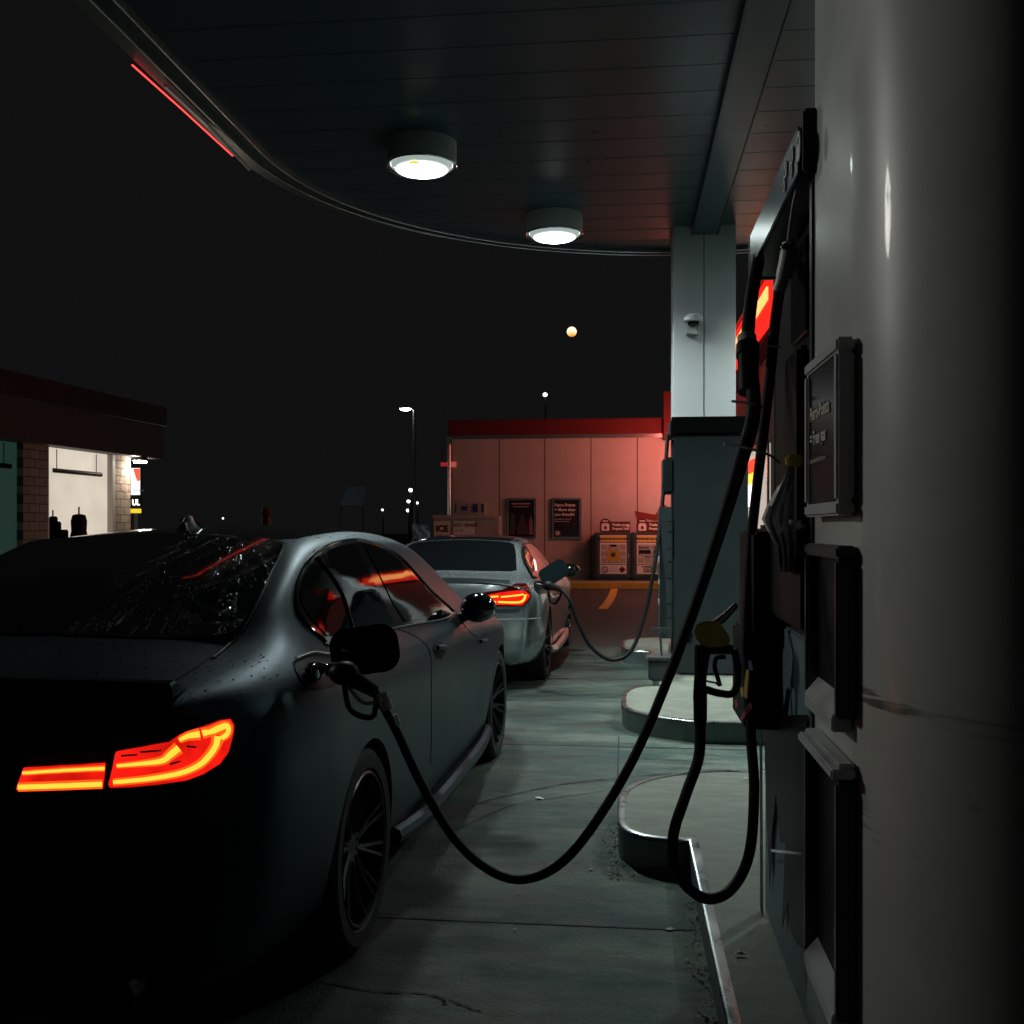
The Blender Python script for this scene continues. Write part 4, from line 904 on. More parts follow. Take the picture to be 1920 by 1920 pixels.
# ---------------- silver coupe
loc = cw(-.555, 10.06)
cou = thing('parked_car', 'glossy silver coupe refuelling ahead of the dark sedan', 'car', loc, -math.radians(1.36))
R1 = [0, .58, .74, .79, .81, .82, .81, .77, .70, .60, .50, .40, .20, 0]
S2 = [
 (-.88, R1, [.22, .22, .26, .40, .56, .74, .85, .91, .945, .965, .975, .985, .99, .995], [0, .06, .10, .10, .10, .10, .09, .05, .01, -.01, -.02, -.03, -.04, -.04]),
 (-.62, [0, .64, .80, .88, .905, .905, .875, .82, .745, .64, .53, .42, .21, 0], [.20, .20, .24, .40, .60, .80, .90, .955, .985, 1.0, 1.01, 1.015, 1.02, 1.025], None),
 (-.32, [0, .67, .84, .915, .935, .93, .89, .83, .75, .665, .60, .45, .22, 0], [.19, .19, .23, .40, .62, .82, .92, .98, 1.02, 1.035, 1.04, 1.05, 1.055, 1.06], None),
 (.02, [0, .70, .86, .915, .935, .925, .885, .82, .73, .65, .585, .45, .22, 0], [.18, .18, .22, .40, .62, .82, .915, .975, 1.08, 1.15, 1.175, 1.175, 1.18, 1.185], None),
 (.42, [0, .72, .87, .90, .91, .905, .875, .82, .72, .625, .555, .44, .22, 0], [.17, .17, .21, .38, .60, .81, .905, .965, 1.14, 1.26, 1.30, 1.315, 1.325, 1.33], None),
 (.90, [0, .72, .87, .895, .90, .90, .87, .825, .72, .615, .55, .44, .22, 0], [.16, .16, .20, .37, .59, .80, .895, .95, 1.14, 1.29, 1.335, 1.36, 1.373, 1.378], None),
 (1.35, [0, .72, .87, .895, .90, .90, .87, .83, .725, .62, .555, .44, .22, 0], [.16, .16, .20, .37, .59, .80, .885, .94, 1.12, 1.275, 1.325, 1.355, 1.372, 1.378], None),
 (1.80, [0, .72, .87, .895, .905, .905, .875, .835, .75, .66, .60, .45, .22, 0], [.16, .16, .20, .37, .59, .80, .88, .925, 1.05, 1.165, 1.215, 1.25, 1.275, 1.283], None),
 (2.25, [0, .70, .86, .90, .915, .91, .88, .845, .79, .73, .65, .46, .22, 0], [.17, .17, .21, .38, .59, .79, .865, .905, .955, 1.0, 1.03, 1.055, 1.07, 1.075], None),
 (2.85, [0, .66, .82, .90, .92, .915, .885, .84, .78, .70, .58, .44, .22, 0], [.18, .18, .23, .40, .59, .77, .83, .865, .895, .915, .93, .94, .95, .955], None),
 (3.30, [0, .60, .74, .81, .83, .83, .81, .77, .72, .64, .54, .40, .2, 0], [.20, .20, .25, .40, .55, .69, .745, .775, .80, .82, .835, .85, .86, .865], None),
 (3.55, [0, .55, .64, .70, .72, .72, .70, .67, .63, .56, .48, .36, .18, 0], [.24, .24, .28, .39, .50, .60, .64, .67, .69, .71, .725, .74, .745, .75], [0, 0, 0, 0, 0, 0, 0, 0, 0, .02, .03, .04, .05, .05]),
]
body2, bvh2 = build_body('body', car_table(S2, (-.965, .62, 3.62, .5)), M['silver'], cou, [(0, .372), (2.81, .372)])
K2 = Skin(cou, bvh2)
PGLASS = mat('privacy_glass', (.004, .005, .006), .10, spec=.3); PGLASS.node_tree.nodes['Principled BSDF'].inputs['IOR'].default_value = 1.12
K2.patch(sym([(.0, -.33), (.35, -.325), (.58, -.30), (.64, -.26), (.63, -.20), (.585, .10), (.53, .36), (.48, .42), (.25, .45), (.0, .46)]), 'rear_window', PGLASS, 'top', .003, .05, mirror=False)
K2.patch(sym([(0, .50), (.49, .47), (.54, .55), (.535, 1.3), (.50, 1.42), (0, 1.47)]), 'roof_panel', M['blackgloss'], 'top', .002, .08, mirror=False)
K2.patch(sym([(0, 1.50), (.50, 1.45), (.56, 1.55), (.66, 2.15), (.60, 2.24), (0, 2.3)]), 'windscreen', M['glass'], 'top', .002, .08, mirror=False)
W2 = Z4([(905, 345), (888, 290), (885, 240), (900, 208), (935, 198), (975, 215), (1020, 262), (1060, 315), (1095, 365), (1120, 410), (1060, 425), (1000, 435), (950, 430)])
K2.patch(W2, 'window_surround', M['blackgloss'], 'cam', .004, 5)
K2.patch(Z4([(915, 345), (900, 290), (897, 245), (912, 218), (936, 212), (970, 228), (1010, 270), (1048, 320), (1080, 370), (1060, 412), (1000, 424), (955, 418)]), 'side_window', mat('clear_reflective_glass', (.08, .05, .045), .05, spec=.9), 'cam', .010, 5)
K2.line(W2[:10], 'window_trim', M['black'], .010, off=.006)
MB().blob((1.00, 1.62, .985), (.12, .08, .075), 10).build('door_mirror', M['blackgloss'], cou, smooth=True)
MB().blob((-1.00, 1.62, .985), (.12, .08, .075), 10).build('door_mirror', M['blackgloss'], cou, smooth=True)
MB().tube([(.84, 1.66, .93), (.95, 1.64, .955)], .025, 8).build('mirror_arm', M['black'], cou)
T2 = Z4([(560, 552), (640, 540), (700, 528), (770, 515), (850, 505), (900, 505), (935, 535), (915, 575), (885, 600), (730, 596), (650, 588), (570, 588)])
K2.patch(Z4([(630, 520), (760, 500), (800, 480), (850, 460), (910, 460), (940, 500), (945, 545), (920, 585), (890, 606), (730, 602), (640, 590)]), 'lamp_housing', M['tdark'], 'cam', .004, 4)
K2.patch(T2, 'tail_lamp', M['tred'], 'cam', .008, 4)
for path, wd in ((Z4([(650, 550), (735, 543)]), (3, 3)), (Z4([(750, 547), (850, 536), (895, 528)]), (3, 3)), (Z4([(655, 576), (720, 578)]), (3, 3)), (Z4([(732, 578), (860, 580), (895, 560), (905, 530)]), (3.4, 5))):
    K2.ribbon(path, wd, 'light_guide', M['thot'], .014, 2.5)
K2.patch(Z4([(690, 622), (880, 622), (860, 642), (690, 642)]), 'reflector', M['charcoal'], 'cam', .004, 4)
K2.line(Z4([(640, 690), (760, 690), (900, 690), (1010, 680)]), 'bumper_crease', M['grey'], .006, off=-.003)
lip = crom([(-.66, -.86, .975), (-.35, -.92, .995), (0, -.94, 1.0), (.35, -.92, .995), (.66, -.86, .975)], 6)
mb = MB(); vs = []
for p in lip: vs += [p+Vector((0, .07, -.01)), p+Vector((0, 0, .025)), p+Vector((0, -.02, .02)), p+Vector((0, -.0, -.03))]
n = len(lip); mb.add(vs, [(i*4+j, (i+1)*4+j, (i+1)*4+(j+1) % 4, i*4+(j+1) % 4) for i in range(n-1) for j in range(4)]+[(0, 1, 2, 3), (n*4-4, n*4-3, n*4-2, n*4-1)])
mb.build('boot_spoiler', M['silver'], cou, smooth=True, sharp=50)
for s in (-1, 1):
    MB().tube(crom([(s*.89, .42, .23), (s*.925, .8, .215), (s*.925, 1.9, .215), (s*.89, 2.4, .23)], 5), .04, 8).build('side_skirt', M['silver'], cou, smooth=True)
    for xx in (.42, .55): MB().lathe([(.042, -.05), (.046, .03), (.04, .035), (.036, -.05)], 20, mat4=Matrix.Translation((s*xx, -.95, .27)) @ Matrix.Rotation(PI/2, 4, 'X'), close=True).build('exhaust_tip', M['chrome'], cou, smooth=True)
mb = MB().box(-.62, .62, -.985, -.93, .24, .36).build('diffuser', M['black'], cou, bevel=.02)
K2.line(Z4([(1010, 480), (1060, 560), (1075, 700), (1085, 850)]), 'door_seam', M['liner'], .005, off=-.001)
# open flap and green-capped filler
MB().prism(rrect(-.02, .26, -.09, .09, .05), -.02, .004, 0, Matrix.Translation((.885, -.18, .97)) @ Matrix.Rotation(math.radians(8), 4, 'Z') @ Matrix.Rotation(math.radians(-32), 4, 'Y') @ RX90).build('fuel_flap', mat('dark_teal_paint', (.018, .034, .038), .2, .2, coat=.5), cou, bevel=.01, smooth=True)
K2.patch(Z4([(960, 450), (1010, 440), (1060, 470), (1050, 520), (1000, 530), (965, 500)]), 'filler_recess', M['black'], 'cam', .004, 4, mirror=False)
for x, y in ((.915, 0), (.91, 2.81), (-.915, 0), (-.91, 2.81)): make_wheel(cou, x, y, r=.342, sp=10, lip=M['rimedge'])
n3 = thing('fuel_nozzle', 'black fuel nozzle plugged into the silver coupe', 'fuel nozzle', P(1030, 1100, 9.2))
nozzle_parts(n3, P(1028, 1098, 9.2), P(1008, 1094, 9.35), P(1053, 1106, 9.05), Vector((0, 0, 1)), M['black'], M['black'], 1.3)

# ================================================================== FAR SHOP WING (panelled wall with posters)
WY = 26.5
def wx(px): return PY(px, 990, WY).x
def wz(py, px=1050): return PY(px, py, WY).z
xl, xr = wx(850), wx(1252)
bw_ = thing('shop_building', 'pale panelled shop wing with a red roof band, washed in red light', 'building', (xl, WY, 0))
def B(mb): mb.v = [(v[0]-xl, v[1]-WY, v[2]) for v in mb.v]; return mb
seams = [xl]+[wx(p) for p in (936, 1021, 1108, 1195)]+[1.95]
mb = MB()
for i in range(len(seams)-1): mb.box(seams[i]+.012, seams[i+1]-.012, WY, WY+.1, .14, wz(818))
B(mb).build('wall_panel', M['wall'], bw_)
B(MB().box(xl+.02, 1.94, WY+.02, WY+9, .14, wz(818))).build('wall_core', M['walldark'], bw_)
B(MB().box(xl-.03, xl+.0, WY-.03, WY+9, .14, wz(816)).box(xl-.18, xl-.031, WY+.1, WY+9, .14, wz(816))).build('corner_trim', M['wall'], bw_)
B(MB().box(xl, 1.9, WY-.05, WY+.0, wz(822), wz(815))).build('band_trim', M['trim'], bw_)
B(MB().box(xl-.12, wx(1246), WY-.12, WY+9, wz(815)+.002, wz(786))).build('roof_band', M['redband'], bw_, bevel=.02)
B(MB().tube([(xl-.10, WY-.06, wz(985)), (xl-.10, WY-.06, wz(832))], .05, 10)).build('downpipe', M['trim'], bw_, smooth=True)
# red ribbon graphic on the wall
rb = [(1190, 958), (1228, 965), (1234, 958), (1240, 942), (1246, 946), (1252, 950), (1250, 962), (1240, 972), (1230, 977), (1204, 972), (1203, 985), (1198, 986)]
m4 = face_cam(0, -.004, 0)
MB().prism([(PY(x, y, WY).x-xl, PY(x, y, WY).z) for x, y in rb], 0, .01, 0, m4).build('wall_graphic', M['brown'] if False else mat('ribbon_red', (.20, .012, .015), .5), bw_)
# little hanging sign at the corner
q = PY(836, 871, WY)
hs_ = thing('hanging_sign', 'tiny red and white sign hanging at the left corner of the shop wing', 'sign', (q.x, WY, q.z))
MB().box(-.12, .10, -.1, -.07, -.05, .05).build('panel', emi('red_sign_lit', (.5, .03, .04), .5), hs_)
MB().box(.12, .28, -.08, -.05, -.07, .07).build('panel', emi('pink_sign_lit', (.55, .12, .10), .6), hs_)
MB().box(-.1, -.05, -.09, -.06, .1, .45).box(-.1, .25, -.05, -.035, .05, .075).build('bracket', M['charcoal'], hs_)
# raised corner element and shop front that runs back towards the camera
sf = thing('shop_building', 'shop front behind the white column with a glowing red fascia sign', 'building', (1.95, 13.0, 0))
SX = 1.95
MB().box(.0, 6, -1.6, WY-13.0+9, .14, 3.80).build('wall', M['wall'], sf)
MB().box(-.25, 6, -1.85, WY-13.0+9, 3.80, 4.50).build('roof_band', M['redband'], sf, bevel=.02)
MB().tube([(-.27, -1.85, 4.50), (-.27, 13.2, 4.50)], .025, 6).build('roof_trim', M['trim'], sf)
MB().box(-.95, -.26, 13.2, 13.45, 3.7, 4.92).build('corner_parapet', M['redband'], sf)
MB().box(-.40, -.26, -1.8, 2.3, 3.78, 4.24).box(-.40, -.26, 2.9, 12.6, 3.78, 4.24).build('fascia_sign', M['signred'], sf, bevel=.03)
MB().box(-.42, -.402, -1.7, 2.2, 3.93, 4.07).box(-.42, -.402, 3.0, 12.4, 3.93, 4.07).build('sign_tube', M['signhot'], sf)
mb = MB()
for y in (1.0, 4.2, 7.4, 10.6): mb.box(-.02, -.0005, y, y+2.6, .5, 2.6)
mb.build('window', emi('lit_shop_window', (1.0, .90, .76), .5), sf)
mb = MB()
for y in (1.0, 4.2, 7.4, 10.6): mb.box(-.05, -.021, y-.06, y, .45, 2.66).box(-.05, -.021, y+2.6, y+2.66, .45, 2.66).box(-.05, -.021, y, y+2.6, 2.6, 2.66)
mb.build('window_frame', M['trim'], sf)
# unseen red fill and its shield, then lit poster sheets, glimpsed beside the hoses
MB().box(-.80, -.12, 11.05, 11.08, 3.0, 4.3).build('fill_shield', M['charcoal'], sf)  # added unseen plate, keeps the fill's red light off the soffit
MB().box(-.75, -.15, 11.2, 11.3, 2.7, 4.15).build('red_fill_panel', emi('red_fill_glow', (1.0, .22, .17), 27), sf)  # added glow panel hidden behind the column, reddens the wall's right end
q = PX(1409, 905, SX-.05)
lp = thing('lit_poster', 'narrow lit poster on the shop front glimpsed beside the hoses', 'poster', (SX, q.y, q.z))
MB().box(-.06, -.03, -.35, .35, -.35, -.02).build('white_field', M['litwhite'], lp)
MB().box(-.06, -.03, -.35, .35, -.018, .14).build('yellow_field', emi('lit_yellow', (.9, .6, .05), 1.6), lp)
MB().box(-.06, -.03, -.35, .35, .142, .34).build('red_field', emi('lit_redfield', (1, .05, .02), 1.6), lp)
# wall posters
def poster(name, label, px0, px1, py0, py1):
    x0, x1 = wx(px0), wx(px1); z1, z0 = wz(py0), wz(py1)
    t = thing(name, label, 'poster', ((x0+x1)/2, WY, (z0+z1)/2)); w_, h = (x1-x0)/2, (z1-z0)/2; f = .05
    MB().box(-w_, w_, -.07, -.005, h-f, h).box(-w_, w_, -.07, -.005, -h, -h+f).box(-w_, -w_+f, -.07, -.005, -h+f, h-f).box(w_-f, w_, -.07, -.005, -h+f, h-f).build('frame', M['trim'], t, bevel=.006)
    MB().box(-w_+f-.002, w_-f+.002, -.05, -.006, -h+f-.002, h-f+.002).build('sheet', M['poster'], t)
    return t, w_, h
t, w_, h = poster('wall_poster', 'dark wall poster with two dim figures, beside the ice bin', 951, 1005, 934, 1010)
MB().box(-.26, .22, -.053, -.051, h-.16, h-.13).box(-.22, .2, -.053, -.051, h-.23, h-.21).build('lettering', M['creamdark'], t)
MB().prism([(-.3, -.42), (-.27, .1), (-.2, .14), (-.16, .05), (-.18, -.42)], .051, .053, 0, RX90).prism([(-.1, -.42), (-.12, -.2), (-.04, -.08), (-.03, .08), (.06, .1), (.09, -.05), (.16, -.15), (.18, -.42)], .051, .053, 1, RX90).prism([(.2, -.42), (.2, -.1), (.24, .08), (.3, -.1), (.31, -.42)], .051, .053, 2, RX90).build('figures', [M['charcoal'], mat('dim_print', (.05, .035, .045), .5), mat('dim_flame', (.25, .12, .16), .5)], t)
t, w_, h = poster('wall_poster', 'dark loyalty poster with three lines of pale writing', 1035, 1090, 934, 1010)
merge_text([('Petro-Points', .105, face_cam(-.31, -.052, .31), 'LEFT', .002), ('= More than', .105, face_cam(-.31, -.052, .19), 'LEFT', .002), ('you thought', .105, face_cam(-.31, -.052, .07), 'LEFT', .002),
            ('Earn points on every fill', .045, face_cam(-.31, -.052, -.03), 'LEFT', 0), ('and save at the pump', .045, face_cam(-.31, -.052, -.09), 'LEFT', 0)], M['cream'], 'lettering', t)
MB().prism([(-.29+.07*math.cos(a)+.06, -.38+.06*math.sin(a)) for a in [2*PI*i/16 for i in range(16)]], .051, .053, 0, RX90).build('emblem', M['creamdark'], t)

# ice bin
x0, x1 = wx(822), wx(942); zt = wz(966)
ib = thing('ice_bin', 'pale ice freezer with an ICE panel standing against the shop wing', 'ice freezer', ((x0+x1)/2, WY-.45, .145)); w_ = (x1-x0)/2; hz = zt-.145
MB().box(-w_, w_*.86, -.35, .38, 0, hz-.1).build('cabinet', M['fridge'], ib, bevel=.02)
MB().box(-w_-.02, w_*.9, -.38, .40, hz-.1, hz).build('lid', M['fridge'], ib, bevel=.02)
MB().box(w_*.86, w_, -.34, .38, 0, hz-.02).box(w_*.92, w_*.96, -.345, -.341, .2, hz-.15).build('side_panel', M['fridge'], ib, bevel=.01)
for a, b in ((-.97, -.45), (-.38, .30)):
    MB().box(w_*a, w_*b, -.37, -.351, hz-1.0, hz-.15).build('door_panel', M['cream'], ib, bevel=.01)
merge_text([('ICE', .22, face_cam(-w_*.90, -.372, hz-.42), 'LEFT', .012), ('glace', .07, face_cam(-w_*.88, -.372, hz-.53), 'LEFT', 0)], M['brown'], 'lettering', ib)
merge_text([('ICE / GLACE', .11, face_cam(-w_*.34, -.372, hz-.29), 'LEFT', .004), ('per bag', .06, face_cam(-w_*.30, -.372, hz-.40), 'LEFT', 0), ('$4.99', .24, face_cam(-w_*.33, -.372, hz-.68), 'LEFT', .006)], M['brown'], 'price_lettering', ib)
bx = thing('ice_sign', 'white sign box with blue ICE letters on top of the ice freezer', 'sign', ((wx(855)+wx(915))/2, WY-.42, zt))
sw_ = (wx(915)-wx(855))/2; sh = wz(942)-zt
MB().box(-sw_, sw_, -.12, .12, .0, sh).build('box', M['fridge'], bx, bevel=.015)
mb = MB()
for a, b in ((-.86, -.66), (-.5, 0.0), (.12, .55), (.78, .9)): mb.box(sw_*a, sw_*b, -.13, -.121, sh*.2, sh*.85)
mb.build('blue_field', mat('deep_blue', (.03, .05, .14), .4), bx)
merge_text([('ICE', sh*.9, face_cam(-sw_*.80, -.132, sh*.2), 'LEFT', .01)], M['creamdark'], 'lettering', bx)
# propane exchange cabinets
def propane(label, pa, pb, second):
    x0, x1 = wx(pa), wx(pb); t = thing('gas_cabinet', label, 'gas bottle cabinet', ((x0+x1)/2, WY-.40, .145), 0, 'gas bottle cabinets by the shop wing'); w_ = (x1-x0)/2; hz = wz(998)-.145
    MB().box(-w_, w_, -.34, .38, .06, hz).box(-w_+.04, w_-.04, -.3, .34, 0, .06).build('cabinet', M['cage'], t, bevel=.015)
    MB().box(-w_+.05, w_-.03, -.365, -.341, .12, hz-.04).build('door', M['cage'], t, bevel=.008)
    X0, X1 = -w_+.14, w_-.10; zb, zt_ = wz(1073)-.145, wz(1003)-.145; H_ = zt_-zb
    MB().box(X0, X1, -.372, -.366, zb, zt_).build('notice', M['cream'], t)
    MB().box(X0+.01, X1-.01, -.376, -.373, zt_-.17*H_, zt_-.01).build('yellow_strip', M['gold'] if False else M['orange'], t)
    MB().box(X0, X1, -.3755, -.373, zt_-.19*H_, zt_-.172*H_).box(X0, X1, -.3755, -.373, zb+.235*H_, zb+.25*H_).build('rule', M['poster'], t)
    g_ = MB()
    for i in range(4):
        for j in range(3):
            xx = X0+.02+(X1-X0-.04)*i/4; zz = zb+.27*H_+j*.17*H_
            g_.box(xx+.008, xx+(X1-X0)/4-.012, -.3755, -.373, zz, zz+.15*H_)
    g_.build('bottle_pattern', M['creamdark'], t)
    c = (X0+X1)/2
    if not second:
        MB().prism([(c-.16, .0), (c-.17, .20), (c-.13, .24), (c+.13, .24), (c+.17, .20), (c+.16, 0), (c+.10, -.05), (c-.10, -.05)], .376, .379, 0, Matrix.Translation((0, 0, zb+.38*H_)) @ RX90).build('bottle_picture', M['gold'], t)
        MB().prism([(c+.06*math.cos(a), .11+.06*math.sin(a)) for a in [2*PI*i/16 for i in range(16)]], .3795, .381, 0, Matrix.Translation((0, 0, zb+.38*H_)) @ RX90).build('bottle_badge', M['charcoal'], t)
        MB().box(c-.08, c+.08, -.379, -.376, zb+.70*H_, zb+.76*H_).build('bottle_handle', M['poster'], t)
        r_ = .075
        ring = [(X0+.12+r_*math.cos(a), r_*math.sin(a)) for a in [2*PI*i/24 for i in range(25)]]
        mt4 = Matrix.Translation((0, -.378, zb+.11*H_)) @ RX90
        MB().tube([mt4 @ Vector((x, y, 0)) for x, y in ring], .010, 6).tube([mt4 @ Vector((X0+.12-.05, .05, 0)), mt4 @ Vector((X0+.12+.05, -.05, 0))], .009, 6).build('no_smoking_mark', M['poster'], t)
        MB().prism([(X1-.20, 0), (X1-.11, .085), (X1-.02, 0), (X1-.11, -.085)], .373, .377, 0, Matrix.Translation((0, 0, zb+.11*H_)) @ RX90).build('hazard_mark', M['brown'], t)
        lines = MB()
        for k in range(4): lines.box(c-.10, c+.10, -.376, -.373, zb+(.05+.04*k)*H_, zb+(.062+.04*k)*H_)
        lines.build('small_print', M['creamdark'], t)
        merge_text([('PROPANE EXCHANGE', .075, face_cam(c, -.377, zt_-.12*H_), 'CENTER', .004)], M['poster'], 'lettering', t)
    else:
        merge_text([('PROPANE EXCHANGE', .075, face_cam(c, -.377, zt_-.12*H_), 'CENTER', .004), ('Exchange', .07, face_cam(X0+.05, -.377, zb+.66*H_), 'LEFT', .003), ('New', .07, face_cam(c+.06, -.377, zb+.66*H_), 'LEFT', .003),
                    ('SAFETY FIRST', .055, face_cam(c, -.377, zb+.42*H_), 'CENTER', .002), ('CYLINDERS STORED', .05, face_cam(c, -.377, zb+.17*H_), 'CENTER', .003), ('IN AN UPRIGHT', .05, face_cam(c, -.377, zb+.11*H_), 'CENTER', .003), ('POSITION ONLY', .05, face_cam(c, -.377, zb+.05*H_), 'CENTER', .003)], M['poster'], 'lettering', t)
        MB().box(X0+.05, c+.0, -.377, -.374, zb+.52*H_, zb+.62*H_).box(c+.07, X1-.05, -.377, -.374, zb+.52*H_, zb+.62*H_).build('price_block', M['poster'], t)
    MB().tube([(w_-.06, -.375, .55), (w_-.06, -.40, .57), (w_-.06, -.40, .67), (w_-.06, -.375, .69)], .008, 6).build('handle', M['chrome'], t)
    # topper sign
    tp = thing('topper_sign', ('left' if not second else 'right')+' maroon gas bottle topper sign on the cabinets', 'sign', ((x0+x1)/2, WY-.6, .145+hz), 0, 'topper signs on the gas cabinets')
    MB().box(-w_*.66, w_*.98, -.02, .02, 0, .27).prism([(-w_*.66+.12+.145*math.cos(a), .20+.15*math.sin(a)) for a in [PI*i/12 for i in range(13)]]+[(-w_*.66-.025, .02), (-w_*.66+.265, .02)], -.021, .019, 0, Matrix.Translation((0, -.002, 0)) @ RX90).build('board', M['brown'], tp)
    MB().prism([(-.09, .04), (.09, .04), (.10, .06), (.10, .19), (.07, .23), (-.07, .23), (-.10, .19), (-.10, .06)], 0, .004, 0, Matrix.Translation((-w_*.66+.12, -.024, .0)) @ RX90).box(-w_*.66+.05, -w_*.66+.19, -.03, -.024, .27, .30).build('bottle_picture', M['cream'], tp)
    MB().prism([(.035*math.cos(a), .045*math.sin(a)) for a in [2*PI*i/16 for i in range(16)]], 0, .004, 0, Matrix.Translation((-w_*.66+.12, -.0285, .12)) @ RX90).build('bottle_badge', M['brown'], tp)
    merge_text([('Trade your', .085, face_cam(-w_*.66+.29, -.0235, .165), 'LEFT', .005), ('Propane Tank', .075, face_cam(-w_*.66+.29, -.0235, .07), 'LEFT', .005)], M['cream'], 'lettering', tp)
    MB().prism([(.045*math.cos(a), .045*math.sin(a)) for a in [2*PI*i/16 for i in range(16)]], 0, .004, 0, Matrix.Translation((w_*.86, -.0205, .17)) @ RX90).build('emblem', M['cream'], tp)
    return t
propane('left gas bottle cabinet with a no smoking mark and a yellow bottle picture', 1116, 1182, False)
propane('right gas bottle cabinet with black price blocks on its notice', 1183, 1252, True)

# ================================================================== CAR WASH ON THE LEFT
cwO = cw(-9.84, 28.0); ux = Vector((-(.1594*CA-.987*SA), -(.1594*SA+.987*CA), 0)).normalized()
# local x runs along the front towards the camera, local -y is out of the front (to the right)
rz = math.atan2(ux.y, ux.x)
wb = thing('car_wash', 'low car wash building with one brightly lit bay door and a dark fascia', 'building', cwO, rz)
sgn = 1 if (Matrix.Rotation(rz, 3, 'Z') @ Vector((0, 1, 0))).x > 0 else -1     # +1 when local +y points out of the front
def oy(a, b): a, b = a*sgn, b*sgn; return min(a, b), max(a, b)
def fbox(mb, s0, s1, o0, o1, z0, z1, mi=0): a, b = oy(o0, o1); return mb.box(s0, s1, a, b, z0, z1, mi)
fbox(MB(), 0.0, 15, -6, .35, 3.33, 4.23).build('fascia', M['fasciadk'], wb, bevel=.02)
fbox(MB(), -.05, 15, -6, .42, 4.235, 4.75).build('parapet', M['maroon'], wb, bevel=.02)
fbox(MB(), -.03, 15, -6, .40, 4.22, 4.26).build('fascia_trim', M['trim'], wb)
fbox(fbox(MB(), 1.12, 1.86, -6, 0, 0, 3.33), 4.66, 5.6, -6, 0, 0, 3.33).build('block_pier', M['brick'], wb)
fbox(MB(), 1.86, 1.98, -.3, .0, 0, 3.33).build('door_frame', M['wall'], wb)
doorm = bpy.data.materials.new('lit_bay_door_panels'); doorm.use_nodes = True
nt = doorm.node_tree; b_ = nt.nodes['Principled BSDF']; b_.inputs['Base Color'].default_value = (.4, .37, .3, 1)
tc_ = nt.nodes.new('ShaderNodeTexCoord'); nn_ = nt.nodes.new('ShaderNodeTexNoise'); nn_.inputs['Scale'].default_value = 1.2; nn_.inputs['Detail'].default_value = 3
mr2 = nt.nodes.new('ShaderNodeMapRange'); mr2.inputs[1].default_value = .3; mr2.inputs[2].default_value = .7; mr2.inputs[3].default_value = .90; mr2.inputs[4].default_value = 1.08
nt.links.new(tc_.outputs['Object'], nn_.inputs['Vector']); nt.links.new(nn_.outputs[0], mr2.inputs[0]); nt.links.new(mr2.outputs[0], b_.inputs['Emission Strength'])
b_.inputs['Emission Color'].default_value = (.63, .56, .46, 1)
dr = fbox(MB(), 1.98, 4.66, -.25, -.15, 0, 3.33).build('bay_door', doorm, wb)
dr2 = fbox(MB(), 5.6, 9.5, -.25, -.15, 0, 3.33).build('bay_door', M['doorgreen'], wb)
for dd, a, b in ((dr, 2.3, 4.3), (dr2, 5.85, 8.4)):
    mb = fbox(MB(), a+.2, a+.215, -.14, -.125, 2.85, 3.3); fbox(mb, b-.15, b-.135, -.14, -.125, 2.85, 3.3)
    mb.tube([(a, -.13*sgn, 2.80), (b, -.13*sgn, 2.80)], .055, 8).build('hanging_tube', M['black'], dd, smooth=True)
fbox(MB(), 9.5, 15, -6, -.05, 0, 3.33).build('end_wall', M['fasciadk'], wb)
# soffit lamp at the pier and illuminated sign
sl = thing('soffit_lamp', 'glaring lamp under the car wash fascia over the block pier', 'lamp', cwO+ux*.95+Vector((0, 0, 3.2)), rz)
fbox(MB(), -.16, .16, .05, .30, .03, .12).build('housing', M['charcoal'], sl)
fbox(MB(), -.14, .14, .07, .28, -.02, .028).build('lens', emi('warm_white_glare', (1, .9, .75), 300), sl)
sgp = P(256, 905, 26.3)
sg = thing('lit_sign', 'small lit red and white car wash sign beside the block pier', 'sign', (sgp.x, sgp.y, 0), YAW)
zc = sgp.z; u = 26.3/1920
MB().box(-10*u, 9*u, -.05, .05, zc-24*u, zc+28*u).build('sign_box', M['charcoal'], sg)
MB().box(-9*u, 8*u, -.056, -.051, zc-23*u, zc+27*u).build('white_field', emi('sign_white', (.95, .97, 1), 1.3), sg)
MB().prism([(-5*u, zc+26*u), (8*u, zc+26*u), (8*u, zc+4*u), (3*u, zc+2*u), (0, zc+10*u)], .057, .060, 0, RX90).build('red_field', emi('sign_redfield', (.95, .12, .06), 1.0), sg)
text('WASH', 8*u, face_cam(-8*u, -.058, zc-17*u), mat('grey_print', (.3, .33, .36), .5), parent=sg)
text('UL', 15*u, face_cam(-7*u, -.052, zc-42*u), M['litwhite'], parent=sg, bold=.004, sx=.8)
MB().box(-10*u, 8*u, -.04, .04, zc-46*u, zc-25*u).build('letter_board', M['black'], sg)
MB().box(-10*u, 8*u, -.05, .04, zc-57*u, zc-49*u).build('yellow_strip', emi('sign_yellow', (.9, .62, .03), 1.0), sg)
MB().box(-.05, .05, -.03, .03, 0, zc-57*u).build('post', M['charcoal'], sg)
